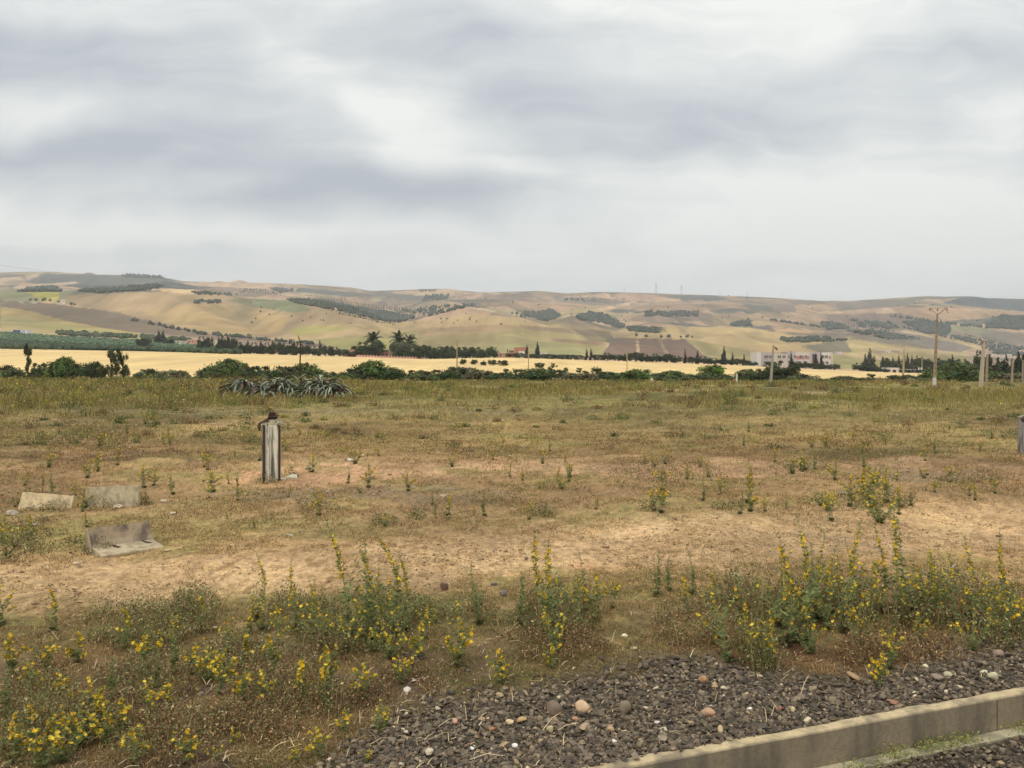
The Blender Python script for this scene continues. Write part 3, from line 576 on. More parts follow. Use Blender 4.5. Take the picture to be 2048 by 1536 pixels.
T('round3', 'broad_tree', 1548, 733, 56, 126, 'smaller dark tree behind the leaning light pole')
T('sparse1', 'small_tree', 1746, 745, 30, 135, 'small loose tree before the white roadside wall')
T('round0', 'broad_tree', 1960, 699, 38, 330, 'large rounded dark tree rising behind the thick pale pole')
# dark row at the far right
for i, (x, t, w) in enumerate([(1980,708,20),(1996,714,20),(2012,709,18),(2024,716,18),(2037,703,20),(2052,697,22),(2070,700,24),(2004,722,26),(2030,722,26)]):
    T(f'cypress{i % 2}', 'dark_conifer', x, t, w * 1.5, 205 + 6 * (i % 3), f'{ORD[i]} blackish conifer of the dense row behind the thin poles', 'conifer', 'dark conifers at the right end of the valley')
# windbreak and farm trees along the far edge of the wheat
rowL = [(287,677,22,620,'round3'),(300,689,16,650,'round0'),(317,662,13,820,'cypress1'),(326,662,12,820,'cypress0'),(340,679,20,800,'round3'),(403,673,16,640,'round0'),(418,675,14,640,'round3'),
 (437,676,16,560,'cypress1'),(446,670,14,560,'round0'),(456,671,14,560,'cypress0'),(466,677,16,560,'round3'),(482,684,18,520,'round0'),(496,683,14,520,'cypress1'),(508,685,16,520,'round0'),
 (522,683,14,515,'cypress0'),(534,686,14,515,'round0'),(545,682,12,515,'cypress1'),(556,685,16,515,'round3'),(568,686,14,515,'cypress1'),(580,684,14,510,'round0'),(588,679,10,510,'cypress0'),(600,688,18,510,'round0'),
 (612,691,18,510,'round3'),(626,692,18,510,'round0'),(640,681,10,520,'cypress0'),(652,692,20,510,'round3'),(668,694,20,510,'round0'),(686,699,20,505,'round3'),(700,700,20,505,'round0')]
for i, (x, t, w, Y, k) in enumerate(rowL):
    sh = 'narrow' if k[0] == 'c' else 'rounded'
    T(k, 'windbreak_tree', x, t - 1, w * 1.6, Y, f'{sh} dark green tree, {ORD[i]} from the left in the windbreak west of the villa', 'tree', 'windbreak trees beyond the wheat, left of the villa')
T('round0', 'broad_tree', 727, 683, 60, 470, 'large dark tree at the pink villa, left of the tallest palm')
T('round3', 'broad_tree', 752, 681, 52, 472, 'dark leafy tree right under the single tall palm')
T('round0', 'broad_tree', 733, 692, 40, 474, 'dark tree bulging in front of the single tall palm')
T('round3', 'broad_tree', 810, 692, 44, 466, 'dark grey-green tree in front of the paired palms')
T('round0', 'broad_tree', 838, 697, 36, 464, 'dark low tree at the wheat edge just right of the paired palms')
T('palm', 'palm_tree', 748, 667, 46, 482, 'tall bushy palm standing alone over the pink villa', 'palm')
T('palm', 'palm_tree', 797, 667, 42, 485, 'taller palm of the pair right of the villa', 'palm')
T('palm', 'palm_tree', 819, 671, 34, 490, 'smaller palm of the pair, above the grey-green trees', 'palm')
T('round2', 'olive_tree', 797, 683, 46, 466, 'grey-green olive tree under the paired palms, next to the villa')
T('round2', 'olive_tree', 824, 683, 52, 466, 'grey-green olive tree under the smaller palm of the pair')
T('round3', 'broad_tree', 848, 689, 44, 466, 'dark olive tree right of the villa, outermost of the clump')
T('round0', 'broad_tree', 770, 694, 22, 500, 'dark tree between the two pink villa buildings')
rowM = [(862,694,26,490,'round1'),(878,693,26,520,'round0'),(894,692,24,540,'round3'),(908,693,24,540,'round1'),(924,694,26,540,'round0'),(940,694,26,540,'round3'),(956,695,24,540,'round1'),(968,700,22,510,'round0'),(980,694,22,520,'round1'),(992,701,16,500,'round0'),
 (868,706,22,470,'round0'),(890,708,20,470,'round0'),(905,709,18,468,'round3')]
for i, (x, t, w, Y, k) in enumerate(sorted(rowM)):
    T(k, 'orchard_tree', x, t - 1, w * 1.5, Y, f'rounded green tree, {ORD[i]} from the villa in the belt leading to the brick farmhouse', 'tree', 'belt of trees between villa and farmhouse')
T('cypress0', 'cypress', 1054, 689, 13, 480, 'broad dark cypress beside the brick farmhouse, behind a thin pole', 'cypress')
T('cypress0', 'cypress', 1075, 683, 15, 482, 'ragged taller cypress, second right of the brick farmhouse', 'cypress')
T('cypress0', 'forked_conifer', 1173, 697, 12, 462, 'left top of the forked dark conifer beyond the wheat', 'conifer')
T('cypress0', 'forked_conifer', 1182, 696, 12, 462, 'right top of the forked dark conifer beyond the wheat', 'conifer')
for i, (x, t, w) in enumerate([(1370,697,8),(1395,700,9),(1448,692,13),(1465,704,9),(1488,707,7)]):
    T('cypress0', 'cypress', x, t, w * 1.2, 470, ['slim cypress at the foot of the ploughed field', 'second cypress at the foot of the ploughed field', 'tallest ragged cypress left of the school', 'short cypress just right of the tallest one', 'thin cypress nearest the white school end wall'][i], 'cypress', 'cypresses beyond the wheat')
rowR = [(x, t, w, 470, k) for (x, t, w, k) in [(1040,705,24,'round2'),(1062,707,26,'round2'),(1088,707,24,'round2'),(1106,708,24,'round2'),(1124,708,24,'round2'),(1142,708,24,'round2'),(1158,709,22,'round2'),(1196,708,24,'round2'),(1215,705,28,'round0'),(1236,709,24,'round3'),
 (1252,708,24,'round0'),(1272,704,30,'round3'),(1292,709,26,'round0'),(1312,707,30,'round0'),(1334,707,28,'round3'),(1352,711,24,'round0'),(1385,713,28,'round3'),(1408,712,30,'round0'),(1428,716,24,'round0'),(1452,716,26,'round0'),(1474,717,24,'round3'),(1492,720,20,'round3'),(1506,722,18,'round0')]]
for i, (x, t, w, Y, k) in enumerate(rowR):
    T(k, 'shrubby_tree', x, t, w * 1.3, Y, f'{"grey-green" if k == "round2" else "dark green"} low tree, {ORD[i]} right of the farmhouse along the far wheat edge', 'tree', 'low trees along the far edge of the wheat')
for i, (x, t, w, k) in enumerate([(1594,722,24,'round0'),(1612,722,26,'round0'),(1632,725,24,'round3'),(1650,728,22,'round0'),(1668,728,24,'round3'),(1540,722,24,'round2')]):
    T(k, 'garden_shrub', x, t, w * 1.3, 458, f'dark shrub masking the school front, {ORD[i]} of its planting', 'shrub', 'shrubs in front of the school')
for i, (x, t, w) in enumerate([(1582,702,10),(1631,707,12),(1642,702,11)]):
    T('cypress0', 'garden_cypress', x, t, w * 1.2, 462, ['slender cypress before the middle of the school', 'dark cypress before the school entrance bay', 'taller cypress before the right end of the school'][i], 'cypress', 'cypresses at the school')
rowF = [(1720,726,24,'round0'),(1735,727,26,'round0'),(1752,735,24,'round3'),(1768,737,20,'round0'),(1740,697,17,'cypress2'),(1748,712,16,'cypress2'),(1730,708,12,'cypress1'),(1765,714,10,'cypress2'),(1772,716,14,'round3'),(1786,714,12,'cypress2'),(1797,712,12,'cypress1'),(1808,699,7,'cypress0'),(1815,706,9,'cypress0'),(1824,711,11,'cypress2'),(1834,711,10,'cypress1'),(1780,722,26,'round3'),(1796,722,30,'round0'),(1842,716,30,'round3'),(1858,722,34,'round3'),(1880,716,34,'round0'),(1900,718,30,'round3'),(1905,710,12,'cypress0'),(1922,718,30,'round0'),(1940,722,36,'round0'),(1820,738,14,'round0'),(1835,738,16,'round0'),(1805,738,16,'round0')]
for i, (x, t, w, k) in enumerate(sorted(rowF)):
    Y = 452 if t > 735 else (470 if t > 724 else 560)
    T(k, 'farm_tree', x, t - 1, w * 1.45, Y, f'{"pointed" if k[0] == "c" else "rounded"} dark tree, {ORD[i]} from the school towards the poles', 'tree', 'trees round the white wall')
# small fruit trees inside the wheat
for i, (x, t, b, w, k) in enumerate([(926,716,729,17,'round3'),(948,717,729,18,'round3'),(967,719,731,12,'round0'),(985,717,731,17,'round3'),(1006,718,732,24,'round3'),(1079,723,737,18,'round3'),(1108,724,735,12,'sparse1'),(1101,731,741,12,'round1'),(1131,733,743,10,'round1'),(1161,733,746,16,'sparse1'),(1193,731,745,20,'round0')]):
    p = hit(x, b)[0]; p = at(x, min(p[1], 400))
    h = (b - t) / F * p[1]; w = w * 1.35 / F * p[1]
    spawn(k, 'fruit_tree', (p[0], p[1], p[2] - .1), (w, w, h), random.uniform(0, 6), f'small round fruit tree standing in the wheat, {ORD[i]} from the left of the scattered row', 'tree', 'fruit trees scattered in the wheat')

# far woods and orchards on the hills: one mass each
def ico():
    t = (1 + 5 ** .5) / 2
    v = np.array([(-1,t,0),(1,t,0),(-1,-t,0),(1,-t,0),(0,-1,t),(0,1,t),(0,-1,-t),(0,1,-t),(t,0,-1),(t,0,1),(-t,0,-1),(-t,0,1)], float); v /= np.linalg.norm(v[0])
    f = np.array([(0,11,5),(0,5,1),(0,1,7),(0,7,10),(0,10,11),(1,5,9),(5,11,4),(11,10,2),(10,7,6),(7,1,8),(3,9,4),(3,4,2),(3,2,6),(3,6,8),(3,8,9),(4,9,5),(2,4,11),(6,2,10),(8,6,7),(9,8,1)])
    return v, f
ICO = ico()
def tree_blobs(P, size, col):
    v, f = ICO; n = len(P); s = np.asarray(size)[:, None, None]
    V = P[:, None, :] + v[None] * s * np.array([1, 1, 1.05]) * (1 + R.normal(0, .16, (n, 12, 1))); V[:, :, 2] += s[:, :, 0] * .7
    Fc = (f[None] + (np.arange(n) * 12)[:, None, None]).reshape(-1, 3); c = A(col) * (1 + R.normal(0, .2, (n, 1)))
    return V.reshape(-1, 3), Fc, np.repeat(np.clip(c, .01, 1), 12, 0)
def poly_points(poly, n):
    p = np.array(poly, float); lo, hi = p.min(0), p.max(0); x = R.uniform(lo[0], hi[0], n * 3); y = R.uniform(lo[1], hi[1], n * 3)
    m = inpoly(x, y, poly); return x[m][:n], y[m][:n]
WOODS = [([(575,600),(640,601),(700,612),(780,626),(832,636),(800,646),(760,642),(690,624),(600,609)], 420), ([(1076,626),(1100,620),(1122,632),(1095,643),(1076,640)], 130), ([(1024,627),(1078,624),(1076,638),(1040,634)], 22),
 ([(1152,634),(1180,625),(1215,632),(1252,653),(1238,658),(1205,646),(1160,641)], 200), ([(1975,646),(2005,633),(2100,631),(2100,662),(1975,656)], 340), ([(1805,645),(1830,643),(1900,650),(1900,668),(1850,668)], 170),
 ([(240,552),(262,550),(330,554),(330,557),(260,556)], 50), ([(30,584),(60,576),(110,573),(124,584)], 90), ([(150,583),(200,576),(330,571),(300,580),(200,586)], 160), ([(1700,640),(1780,645),(1800,660),(1720,655)], 50), ([(1640,645),(1680,648),(1700,658),(1650,660)], 70),
 ([(1560,677),(1660,676),(1660,684),(1565,685)], 60), ([(1290,624),(1400,624),(1395,634),(1290,633)], 80), ([(1460,648),(1500,640),(1505,652),(1465,652)], 40), ([(1690,662),(1760,662),(1850,680),(1780,680)], 60), ([(1880,668),(2048,695),(2048,705),(1960,690)], 90),
 ([(380,584),(480,590),(470,592),(385,589)], 20), ([(540,577),(600,582),(560,586)], 30), ([(850,592),(900,590),(895,598),(845,602)], 40), ([(1268,672),(1400,675),(1400,676),(1268,674)], 5), ([(1250,655),(1320,658),(1318,666),(1262,664)], 70),
 ([(800,622),(880,612),(960,610),(860,632)], 60), ([(1960,690),(2048,705),(2048,716),(1990,708)], 60), ([(385,604),(440,602),(440,607),(390,607)], 20)]
def make_woods():
    xs, ys = [], []
    for poly, n in WOODS:
        x, y = poly_points(poly, int(n * 2.2)); xs.append(x); ys.append(y)
    # hedgerow lines on the slopes
    for (a, b, n) in [((400,668),(500,676),40),((500,678),(640,690),30),((250,638),(400,668),22),((1780,633),(1980,657),60),((1540,640),(1640,655),40),((1800,655),(1960,688),30),((100,602),(60,602),6),((1130,600),(1200,603),14),((1600,684),(1700,680),20),((150,610),(110,603),5)]:
        t = R.random(n); xs.append(a[0] + (b[0] - a[0]) * t); ys.append(a[1] + (b[1] - a[1]) * t + R.normal(0, .6, n))
    P = hit(np.concatenate(xs), np.concatenate(ys)); P = P[~np.isnan(P[:, 0])]
    V, Fc, c = tree_blobs(P, R.uniform(2.8, 5.2, len(P)) * (P[:, 1] / 3600 + .3), (74,80,62))
    tag(link('hillside_woods', npmesh('hillside_woods', V, Fc, c, M_leaf)), 'far-off woods and hedgerows on the hill slopes', kind='stuff')
    # orchard rows as dotted lines
    xs, ys = [], []
    for (x0, x1, y0, y1, sl, rows, n) in [(650,820,600,612,.11,5,34),(680,790,612,628,.2,5,22),(1170,1220,598,602,.03,2,14),(780,850,624,636,-.08,4,16),(840,870,580,583,0,3,10),(1930,1990,670,684,.2,4,16),(480,560,578,584,.06,3,18),(1270,1330,655,663,.03,3,16),(1690,1790,646,656,.12,3,18),(600,690,590,594,.08,2,18)]:
        for r_ in range(rows):
            x = np.linspace(x0, x1, n) + R.normal(0, .8, n); y = y0 + (y1 - y0) * r_ / max(1, rows - 1) + sl * (x - x0) + R.normal(0, .3, n); xs.append(x); ys.append(y)
    x = R.uniform(500, 2048, 150); y = R.uniform(592, 650, 150); xs.append(x); ys.append(y)
    P = hit(np.concatenate(xs), np.concatenate(ys)); P = P[~np.isnan(P[:, 0]) & (P[:, 1] > 1200)]
    V, Fc, c = tree_blobs(P, R.uniform(1.6, 3.0, len(P)) * (P[:, 1] / 4000 + .35), (92,94,74))
    tag(link('hillside_orchards', npmesh('hillside_orchards', V, Fc, c, M_leaf)), 'dotted olive orchards and lone trees over the far hills', kind='stuff')
    # dark plantation strip at the left, beyond the wheat
    x, y = poly_points([(0,683),(120,689),(280,698),(480,706),(480,709),(280,702),(0,698)], 1500)
    P = hit(x, y); V, Fc, c = tree_blobs(P, R.uniform(1.0, 1.8, len(P)), (64,76,50)); 
    x2, y2 = poly_points([(0,664),(120,672),(300,681),(480,698),(480,705),(280,698),(0,682)], 1400); P2 = hit(x2, y2); V2, F2, c2 = tree_blobs(P2, R.uniform(.5, .95, len(P2)), (92,110,80))
    x3, y3 = poly_points([(110,666),(180,668),(300,674),(380,680),(380,684),(250,678),(120,671)], 170); P3 = hit(x3, y3); V3, F3, c3 = tree_blobs(P3, R.uniform(1.6, 3, len(P3)), (76,86,58))
    V = np.concatenate([V, V2, V3]); Fc = np.concatenate([Fc, F2 + len(c), F3 + len(c) + len(c2)]); c = np.concatenate([c, c2, c3])
    tag(link('plantation', npmesh('plantation', V, Fc, c, M_leaf)), 'dense green orchard plantation beyond the wheat on the left', kind='stuff')
make_woods()

# ------------------------------------------------------------------ buildings
M_wall = attr_mat('plaster', .85, 1.5, .08, 0, 1, .2)
M_roof = attr_mat('roofing', .8, 3, .15, 0, 1, .2)
M_glass = attr_mat('window_glass', .25, 3, .05, 0, 1, .5)
def frame_at(px0, px1, Y, base_row=None):
    """a building's foot from column px0 to px1 at depth Y; returns x0, width, z"""
    X0, X1 = (px0 - HX) / F * Y, (px1 - HX) / F * Y; z = min(float(H(X0, Y)), float(H(X1, Y))); return X0, X1 - X0, z
def mm(px, Y): return px / F * Y
def school():
    Y = 482; x0, W, z = frame_at(1513, 1666, Y); e = empty('school_building', (x0, Y, z - .3)); hh = CAMZ - Y * (704 - HY) / F - z + .3
    s = W / 153.0                                      # metres per photo pixel along the front
    white, lil, bei, pink = A((208,202,194)), A((176,168,166)), A((194,184,170)), A((176,128,120))
    b = MB()
    b.box(0, 9 * s, 0, 12, 0, hh, white)
    b.box(9 * s, 32 * s, .3, 12, 0, hh - .5, lil)
    b.box(32 * s, 62 * s, .4, 12, 0, hh - .8, bei)
    b.box(62 * s, 78 * s, .2, 12, 0, hh + .3, lil)
    b.box(78 * s, 107 * s, .4, 12, 0, hh - .2, A((200,190,180)))
    b.box(107 * s, 126 * s, .15, 12, 0, hh - .2, lil)
    b.box(126 * s, 149 * s, .4, 12, 0, hh - .3, white)
    b.box(149 * s, 153 * s, .1, 12, 0, hh - .1, bei)
    b.build('wall', M_wall, e)
    r = MB(); r.box(9.1 * s, 149 * s, .45, 12.3, hh - .45, hh - .28, A((188,164,148))); r.box(-.1, 9.05 * s, -.1, 12.3, hh, hh + .15, A((205,196,186))); r.build('roof', M_roof, e)
    for (a, c) in [(80, 96), (98, 106), (128, 132), (145, 148.5)]:
        m = MB(); m.box(a * s, c * s, .28, .41, hh - 4.1, hh - 2.2, pink); m.build('spandrel_panel', M_wall, e)
    for k, (a, c, fl) in enumerate([(16,23,0),(25,31,0),(43,49,0),(53,58,0),(64,67,0),(75,79,0),(87,92,0),(97,101,0),(132,136,0),(138,143,0),(15,22,1),(24,30,1),(44,49,1),(84,90,1),(96,101,1),(131,136,1),(139,144,1)]):
        top = hh - 1.9 - fl * 3.4
        m = MB(); m.box(a * s, c * s, .08, .5, top - 1.5, top, A((96,94,92))); w = m.build('window', M_glass, e)
        f = MB(); mid = (a + c) / 2 * s; f.box(mid - .06, mid + .06, .03, .078, top - 1.5, top, A((190,182,172))); f.box(a * s - .1, c * s + .1, -.02, .078, top - 1.62, top - 1.503, A((200,192,182))); f.build('frame', M_wall, w)
    m = MB(); m.box(112 * s, 121 * s, -.05, .3, .5, hh - 1.2, A((84,72,68))); m.build('entrance_bay', M_wall, e)
    tag(e, 'long two-storey white and lilac school with pink panels between its windows', 'school')
school()
def house(px0, px1, top, Y, wall, roof, label, name='farm_house', cat='house', depth=7, gable=False, windows=2, door=True, wcol=(70,62,58)):
    x0, W, z = frame_at(px0, px1, Y); hh = max(1.5, CAMZ - Y * (top - HY) / F - z + .2); e = empty(name, (x0, Y, z - .2)); b = MB()
    if gable:
        wh = hh * .66; b.prism([(0, 0), (W, 0), (W, wh), (W / 2, hh - .15), (0, wh)], 0, depth, A(wall), 'y'); b.build('wall', M_wall, e)
        r = MB(); t = .18
        r.prism([(-.3, wh - .15), (W / 2, hh - .1), (W / 2, hh + t), (-.3, wh + t - .1)], -.3, depth + .3, A(roof), 'y'); r.prism([(W + .3, wh - .15), (W / 2 + .002, hh - .1), (W / 2 + .002, hh + t), (W + .3, wh + t - .1)], -.3, depth + .3, A(roof), 'y')
        r.build('roof', M_roof, e)
    else:
        b.box(0, W, 0, depth, 0, hh - .25, A(wall)); b.build('wall', M_wall, e)
        r = MB(); r.box(-.2, W + .2, -.2, depth + .2, hh - .248, hh, A(roof)); r.build('roof', M_roof, e); wh = hh
    for i in range(windows):
        cx = W * (i + .7) / (windows + .4); m = MB(); m.box(cx - W * .05 - .2, cx + W * .05 + .2, -.06, .1, wh * .45, wh * .72, A(wcol)); m.build('window', M_glass, e)
    if door:
        m = MB(); m.box(W * .08, W * .08 + min(1.2, W * .15), -.05, .1, 0, min(2.3, wh * .7), A((84,68,56))); m.build('door', M_wall, e)
    tag(e, label, cat); return e
house(697, 714, 697, 505, (214,160,146), (178,120,104), 'pink villa wing with a stepped gable at the end of the windbreak', 'villa_wing', 'house', gable=True)
house(689, 697, 708, 502, (196,132,116), (170,110,96), 'low reddish-pink outhouse leftmost at the villa', 'outhouse', 'outhouse', windows=1)
house(754, 778, 703, 478, (206,140,130), (132,108,90), 'pink villa block with a brown roof between the dark tree clumps', 'pink_villa', 'villa', windows=3)
def villa_wall():
    Y = 462; e = empty('garden_wall', (0, 0, 0)); b = MB(); c = MB(); px = 712
    while px < 850:
        X0, X1 = (px - HX) / F * Y, (px + 6 - HX) / F * Y; z = float(H(X0, Y)); hgt = 1.15 if (px < 752 or px > 778) else 1.0
        b.box(X0, X1 - .35, Y, Y + .25, z - .3, z + hgt * .8, A((204,150,136))); c.box(X1 - .345, X1 - .005, Y - .05, Y + .3, z - .3, z + hgt * 1.25, A((216,180,160))); px += 6
    b.build('wall_panels', M_wall, e); c.build('wall_posts', M_wall, e); tag(e, 'low pink garden wall with pale posts along the villa', 'garden wall')
villa_wall()
def brickhouse():
    Y = 474; x0, W, z = frame_at(996, 1038, Y); e = empty('brick_farmhouse', (x0, Y, z - .3)); hh = CAMZ - Y * (706 - HY) / F - z + .3
    br = A((168,132,110)); b = MB(); b.box(0, W * .36, 0, 8, 0, hh * .95, br); b.box(W * .36, W, 2.2, 8, 0, hh * .95, A((150,116,96))); b.box(W * .93, W, 0, 2.198, 0, hh * .8, br); b.box(W * .36, W * .93, .0, .3, 0, hh * .28, br); b.build('wall', M_wall, e)
    u = MB(); u.box(W * .50, W * .82, 1.0, 7, hh * 1.02, hh * 1.5, A((160,124,102))); u.build('upper_room', M_wall, e)
    r = MB(); r.box(-.3, W * .49, -.3, 8.3, hh * .952, hh * 1.05, A((204,190,172))); r.box(W * .49 + .003, W + .3, .0, 8.3, hh * .952, hh * 1.018, A((190,172,150))); r.build('roof', M_roof, e)
    c = MB(); c.box(W * .43, W * .47, .2, .7, hh * 1.052, hh * 1.7, A((92,72,60))); c.build('chimney', M_wall, e)
    w = MB(); w.box(W * .08, W * .14, -.05, .1, hh * .4, hh * .8, A((66,54,48))); w.build('window', M_glass, e)
    w = MB(); w.box(W * .6, W * .72, .93, 1.1, hh * 1.15, hh * 1.4, A((66,54,48))); w.build('window', M_glass, e)
    d = MB(); d.box(W * .5, W * .6, 2.1, 2.3, 0, hh * .7, A((70,56,48))); d.build('door', M_wall, e)
    tag(e, 'reddish brick farmhouse with a flat pale roof and open veranda beside the wheat', 'farmhouse')
brickhouse()
house(1029, 1056, 695, 560, (178,120,98), (160,108,90), 'long brick-red building behind the brick farmhouse', 'brick_shed', 'shed', windows=2)
house(1037, 1052, 702, 530, (214,206,192), (220,214,200), 'small white-roofed shed right behind the farmhouse', 'white_shed', 'shed', windows=1)
house(1082, 1096, 704, 540, (208,200,184), (216,208,194), 'pale flat shed just right of the ragged cypress', 'pale_shed', 'shed', windows=1)
def white_wall():
    Y = 452; x0, W, z = frame_at(1773, 1800, Y); z = float(H(x0 + 8, Y)); e = empty('white_compound', (x0, Y, z - .4)); wc = A((214,206,196)); hh = CAMZ - Y * (736.5 - HY) / F - z + .4; m_ = Y / F
    b = MB(); b.box(0, 12 * m_, 0, 6, 0, hh, wc); b.box(12 * m_ + .002, 20 * m_, 0, 6, hh * .72, hh - .02, wc); b.box(20 * m_ + .002, 26 * m_, 0, 6, 0, hh, wc); b.box(26 * m_ + .002, 62 * m_, .5, .8, 0, hh * .8, wc); b.build('wall', M_wall, e)
    d = MB(); d.box(12 * m_ + .01, 20 * m_ - .01, .4, .6, 0, hh * .71, A((92,78,60))); d.build('gate', M_wall, e)
    p = MB(); p.box(64 * m_, 66 * m_, 0, .6, 0, hh * 1.15, wc); p.box(69 * m_, 71 * m_, 0, .6, 0, hh * 1.15, wc); p.build('gate_pillar', M_wall, e)
    r = MB(); r.box(-.2, 26 * m_, -.2, 6.2, hh + .002, hh + .2, A((222,214,204))); r.build('roof', M_roof, e)
    tag(e, 'low white shed and wall with pale gateposts at the end of the wheat', 'building')
white_wall()
def far_house(px0, px1, py_base, top, wall, roof, label, **k):
    p = hit((px0 + px1) / 2, py_base)[0]; Y = p[1]; return house(px0, px1, top, Y, wall, roof, label, **k)
far_house(33, 54, 667, 660, (226,222,220), (228,226,224), 'long white roadside shed on the far slope with a blue shed beside it', name='white_shed', cat='shed', depth=10)
far_house(26, 33, 667, 660, (90,104,150), (96,108,150), 'small blue shed adjoining the long white shed', name='blue_shed', cat='shed', depth=8, windows=1)
far_house(339, 363, 688, 681, (200,190,170), (216,208,190), 'pale flat-roofed barn behind the plantation, right of the cypress pair', name='barn', cat='barn', depth=10)
far_house(374, 389, 688, 679, (206,160,136), (210,176,150), 'salmon-coloured farm building right of the pale barn', name='farm_building', cat='farm building')
far_house(421, 433, 691, 681, (208,198,178), (214,206,190), 'cream farm building among trees left of the windbreak', name='farm_building', cat='farm building')
far_house(122, 130, 608, 599, (216,204,180), (216,206,184), 'pale square tower alone on the near ridge', name='tower', cat='tower', windows=1)
far_house(61, 72, 607, 602.5, (214,204,178), (210,200,176), 'long cream house on the ridge left of the tower', windows=3)
far_house(36, 46, 606, 602, (204,192,170), (206,196,174), 'small cream house leftmost on the ridge', windows=2)
far_house(109, 115, 608, 604, (206,194,170), (200,188,164), 'tiny cream house just left of the tower', windows=1)
far_house(400, 412, 608, 604, (200,184,160), (204,190,168), 'small pale house on the brown hillside below the far forest', windows=2)
far_house(1672, 1683, 708, 703.5, (208,206,204), (204,204,206), 'small white shed below the grey-green hillock', name='white_shed', cat='shed', windows=1)
far_house(1774, 1781, 706, 700, (220,210,204), (212,200,190), 'small white house on the hillock before the poles', windows=1)
far_house(1784, 1800, 706, 701.5, (178,156,140), (170,146,130), 'brown farm building beside the small white house', windows=2)
far_house(1756, 1770, 706, 702, (186,166,150), (180,158,142), 'low brown farm building left of the small white house', windows=2)
for i, (a, b_, t) in enumerate([(1968,1974,706),(1979,1986,707),(1996,2008,710),(2010,2016,714),(2016,2024,708)]):
    far_house(a, b_, t + 6, t, (206,196,188), (204,194,184), f'{ORD[i]} pale house of the hamlet seen above the dark conifers', name='hamlet_house', windows=1)

# ------------------------------------------------------------------ poles, pylons, cable
M_conc = attr_mat('concrete', .9, 7, .18, .006, 60, .2)
M_iron = attr_mat('rusty_iron', .75, 30, .3, .003, 120, .4)
def pole(px, Y, top, wb, wt, col, label, arms=None, lean=0, white=False, name='power_pole', cat='pole', foot=None, insul=True):
    X, Y, z = at(px, Y); e = empty(name, (X, Y, z - .3)); h = CAMZ - Y * (top - HY) / F - z + .3; lx = mm(lean, Y); b = MB(); m_ = Y / F
    c = A(col); b.add([(-wb,-wb,0),(wb,-wb,0),(wb,wb,0),(-wb,wb,0),(lx-wt,-wt,h),(lx+wt,-wt,h),(lx+wt,wt,h),(lx-wt,wt,h)], [(0,3,2,1),(4,5,6,7),(0,1,5,4),(1,2,6,5),(2,3,7,6),(3,0,4,7)], c)
    if arms == 'v':                                  # raised darker blocks, shade of cast recesses put into their colour
        for k in range(12):
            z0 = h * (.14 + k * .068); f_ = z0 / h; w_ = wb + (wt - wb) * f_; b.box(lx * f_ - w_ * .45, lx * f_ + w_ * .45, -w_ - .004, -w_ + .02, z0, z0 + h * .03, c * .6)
    b.build('shaft', M_conc, e)
    if white:
        f_ = .17; w2 = wb + (wt - wb) * f_; q = MB(); g = .008; q.add([(-wb-g,-wb-g,.25),(wb+g,-wb-g,.25),(wb+g,wb+g,.25),(-wb-g,wb+g,.25),(lx*f_-w2-g,-w2-g,h*f_),(lx*f_+w2+g,-w2-g,h*f_),(lx*f_+w2+g,w2+g,h*f_),(lx*f_-w2-g,w2+g,h*f_)], [(0,3,2,1),(4,5,6,7),(0,1,5,4),(1,2,6,5),(2,3,7,6),(3,0,4,7)], A((196,188,178))); q.build('painted_foot', M_conc, e)
    if arms == 'v':
        L = 18 * m_; t = MB(); up = 12 * m_
        t.tube([(lx, 0, h - .15), (lx + L, 0, h + up)], .03, A((110,92,76))); t.tube([(lx, 0, h - .15), (lx - L * .8, 0, h + up * .85)], .022, A((130,112,96)))
        t.tube([(lx - L * .9, 0, h + up * .86), (lx + L * 1.1, 0, h + up)], .02, A((110,92,76))); t.build('crossarm', M_iron, e)
        for q in (-.85, 0, 1.05):
            i_ = MB(); i_.tube([(lx + L * q, 0, h + up * .93), (lx + L * q, 0, h + up * .93 - .18), (lx + L * q, 0, h + up * .93 - .3)], [.04, .08, .05], A((140,126,112)), 8); i_.build('insulator', M_glass, e)
    if arms == 't':
        t = MB(); t.tube([(lx - 5 * m_, 0, h - .1), (lx + 5 * m_, 0, h - .1)], .05, A((110,98,86))); t.tube([(lx - 5 * m_, 0, h - .55), (lx + 5 * m_, 0, h - .55)], .04, A((110,98,86))); t.build('crossarm', M_iron, e)
        for q in (-5, -2, 2, 5):
            i_ = MB(); i_.tube([(lx + q * m_, 0, h - .1), (lx + q * m_, 0, h + .15)], [.06, .04], A((120,108,98)), 8); i_.build('insulator', M_glass, e)
    if arms == 'lamp':
        t = MB(); t.tube([(lx, 0, h - .15), (lx + 4 * m_, 0, h - .3)], .03, A((120,108,90))); t.build('bracket', M_iron, e)
        t = MB(); t.prism([(lx + 3 * m_, h - .42), (lx + 8 * m_, h - .62), (lx + 8 * m_, h - .45), (lx + 4 * m_, h - .22)], -.14, .14, A((104,84,60)), 'y'); t.build('lamp_head', M_iron, e)
    tag(e, label, cat, 'poles crossing the valley'); return e
pole(1868, 82, 627, .13, .06, (150,130,108), 'tall brown concrete pole with V-shaped crossarm and whitewashed foot', 'v', lean=7, white=True)
pole(1961, 84, 684, .17, .10, (176,158,136), 'thick pale leaning pole with a short double crossarm', 't', lean=7)
pole(1972, 88, 708, .10, .075, (150,132,110), 'thin pole right beside the thick pale leaning pole', lean=3, white=False)
pole(2023, 96, 717, .09, .06, (156,142,122), 'thin pole in front of the dark conifer row', lean=3)
pole(2045, 96, 720, .08, .055, (150,136,118), 'thin pole at the outermost end of the conifer row', lean=1)
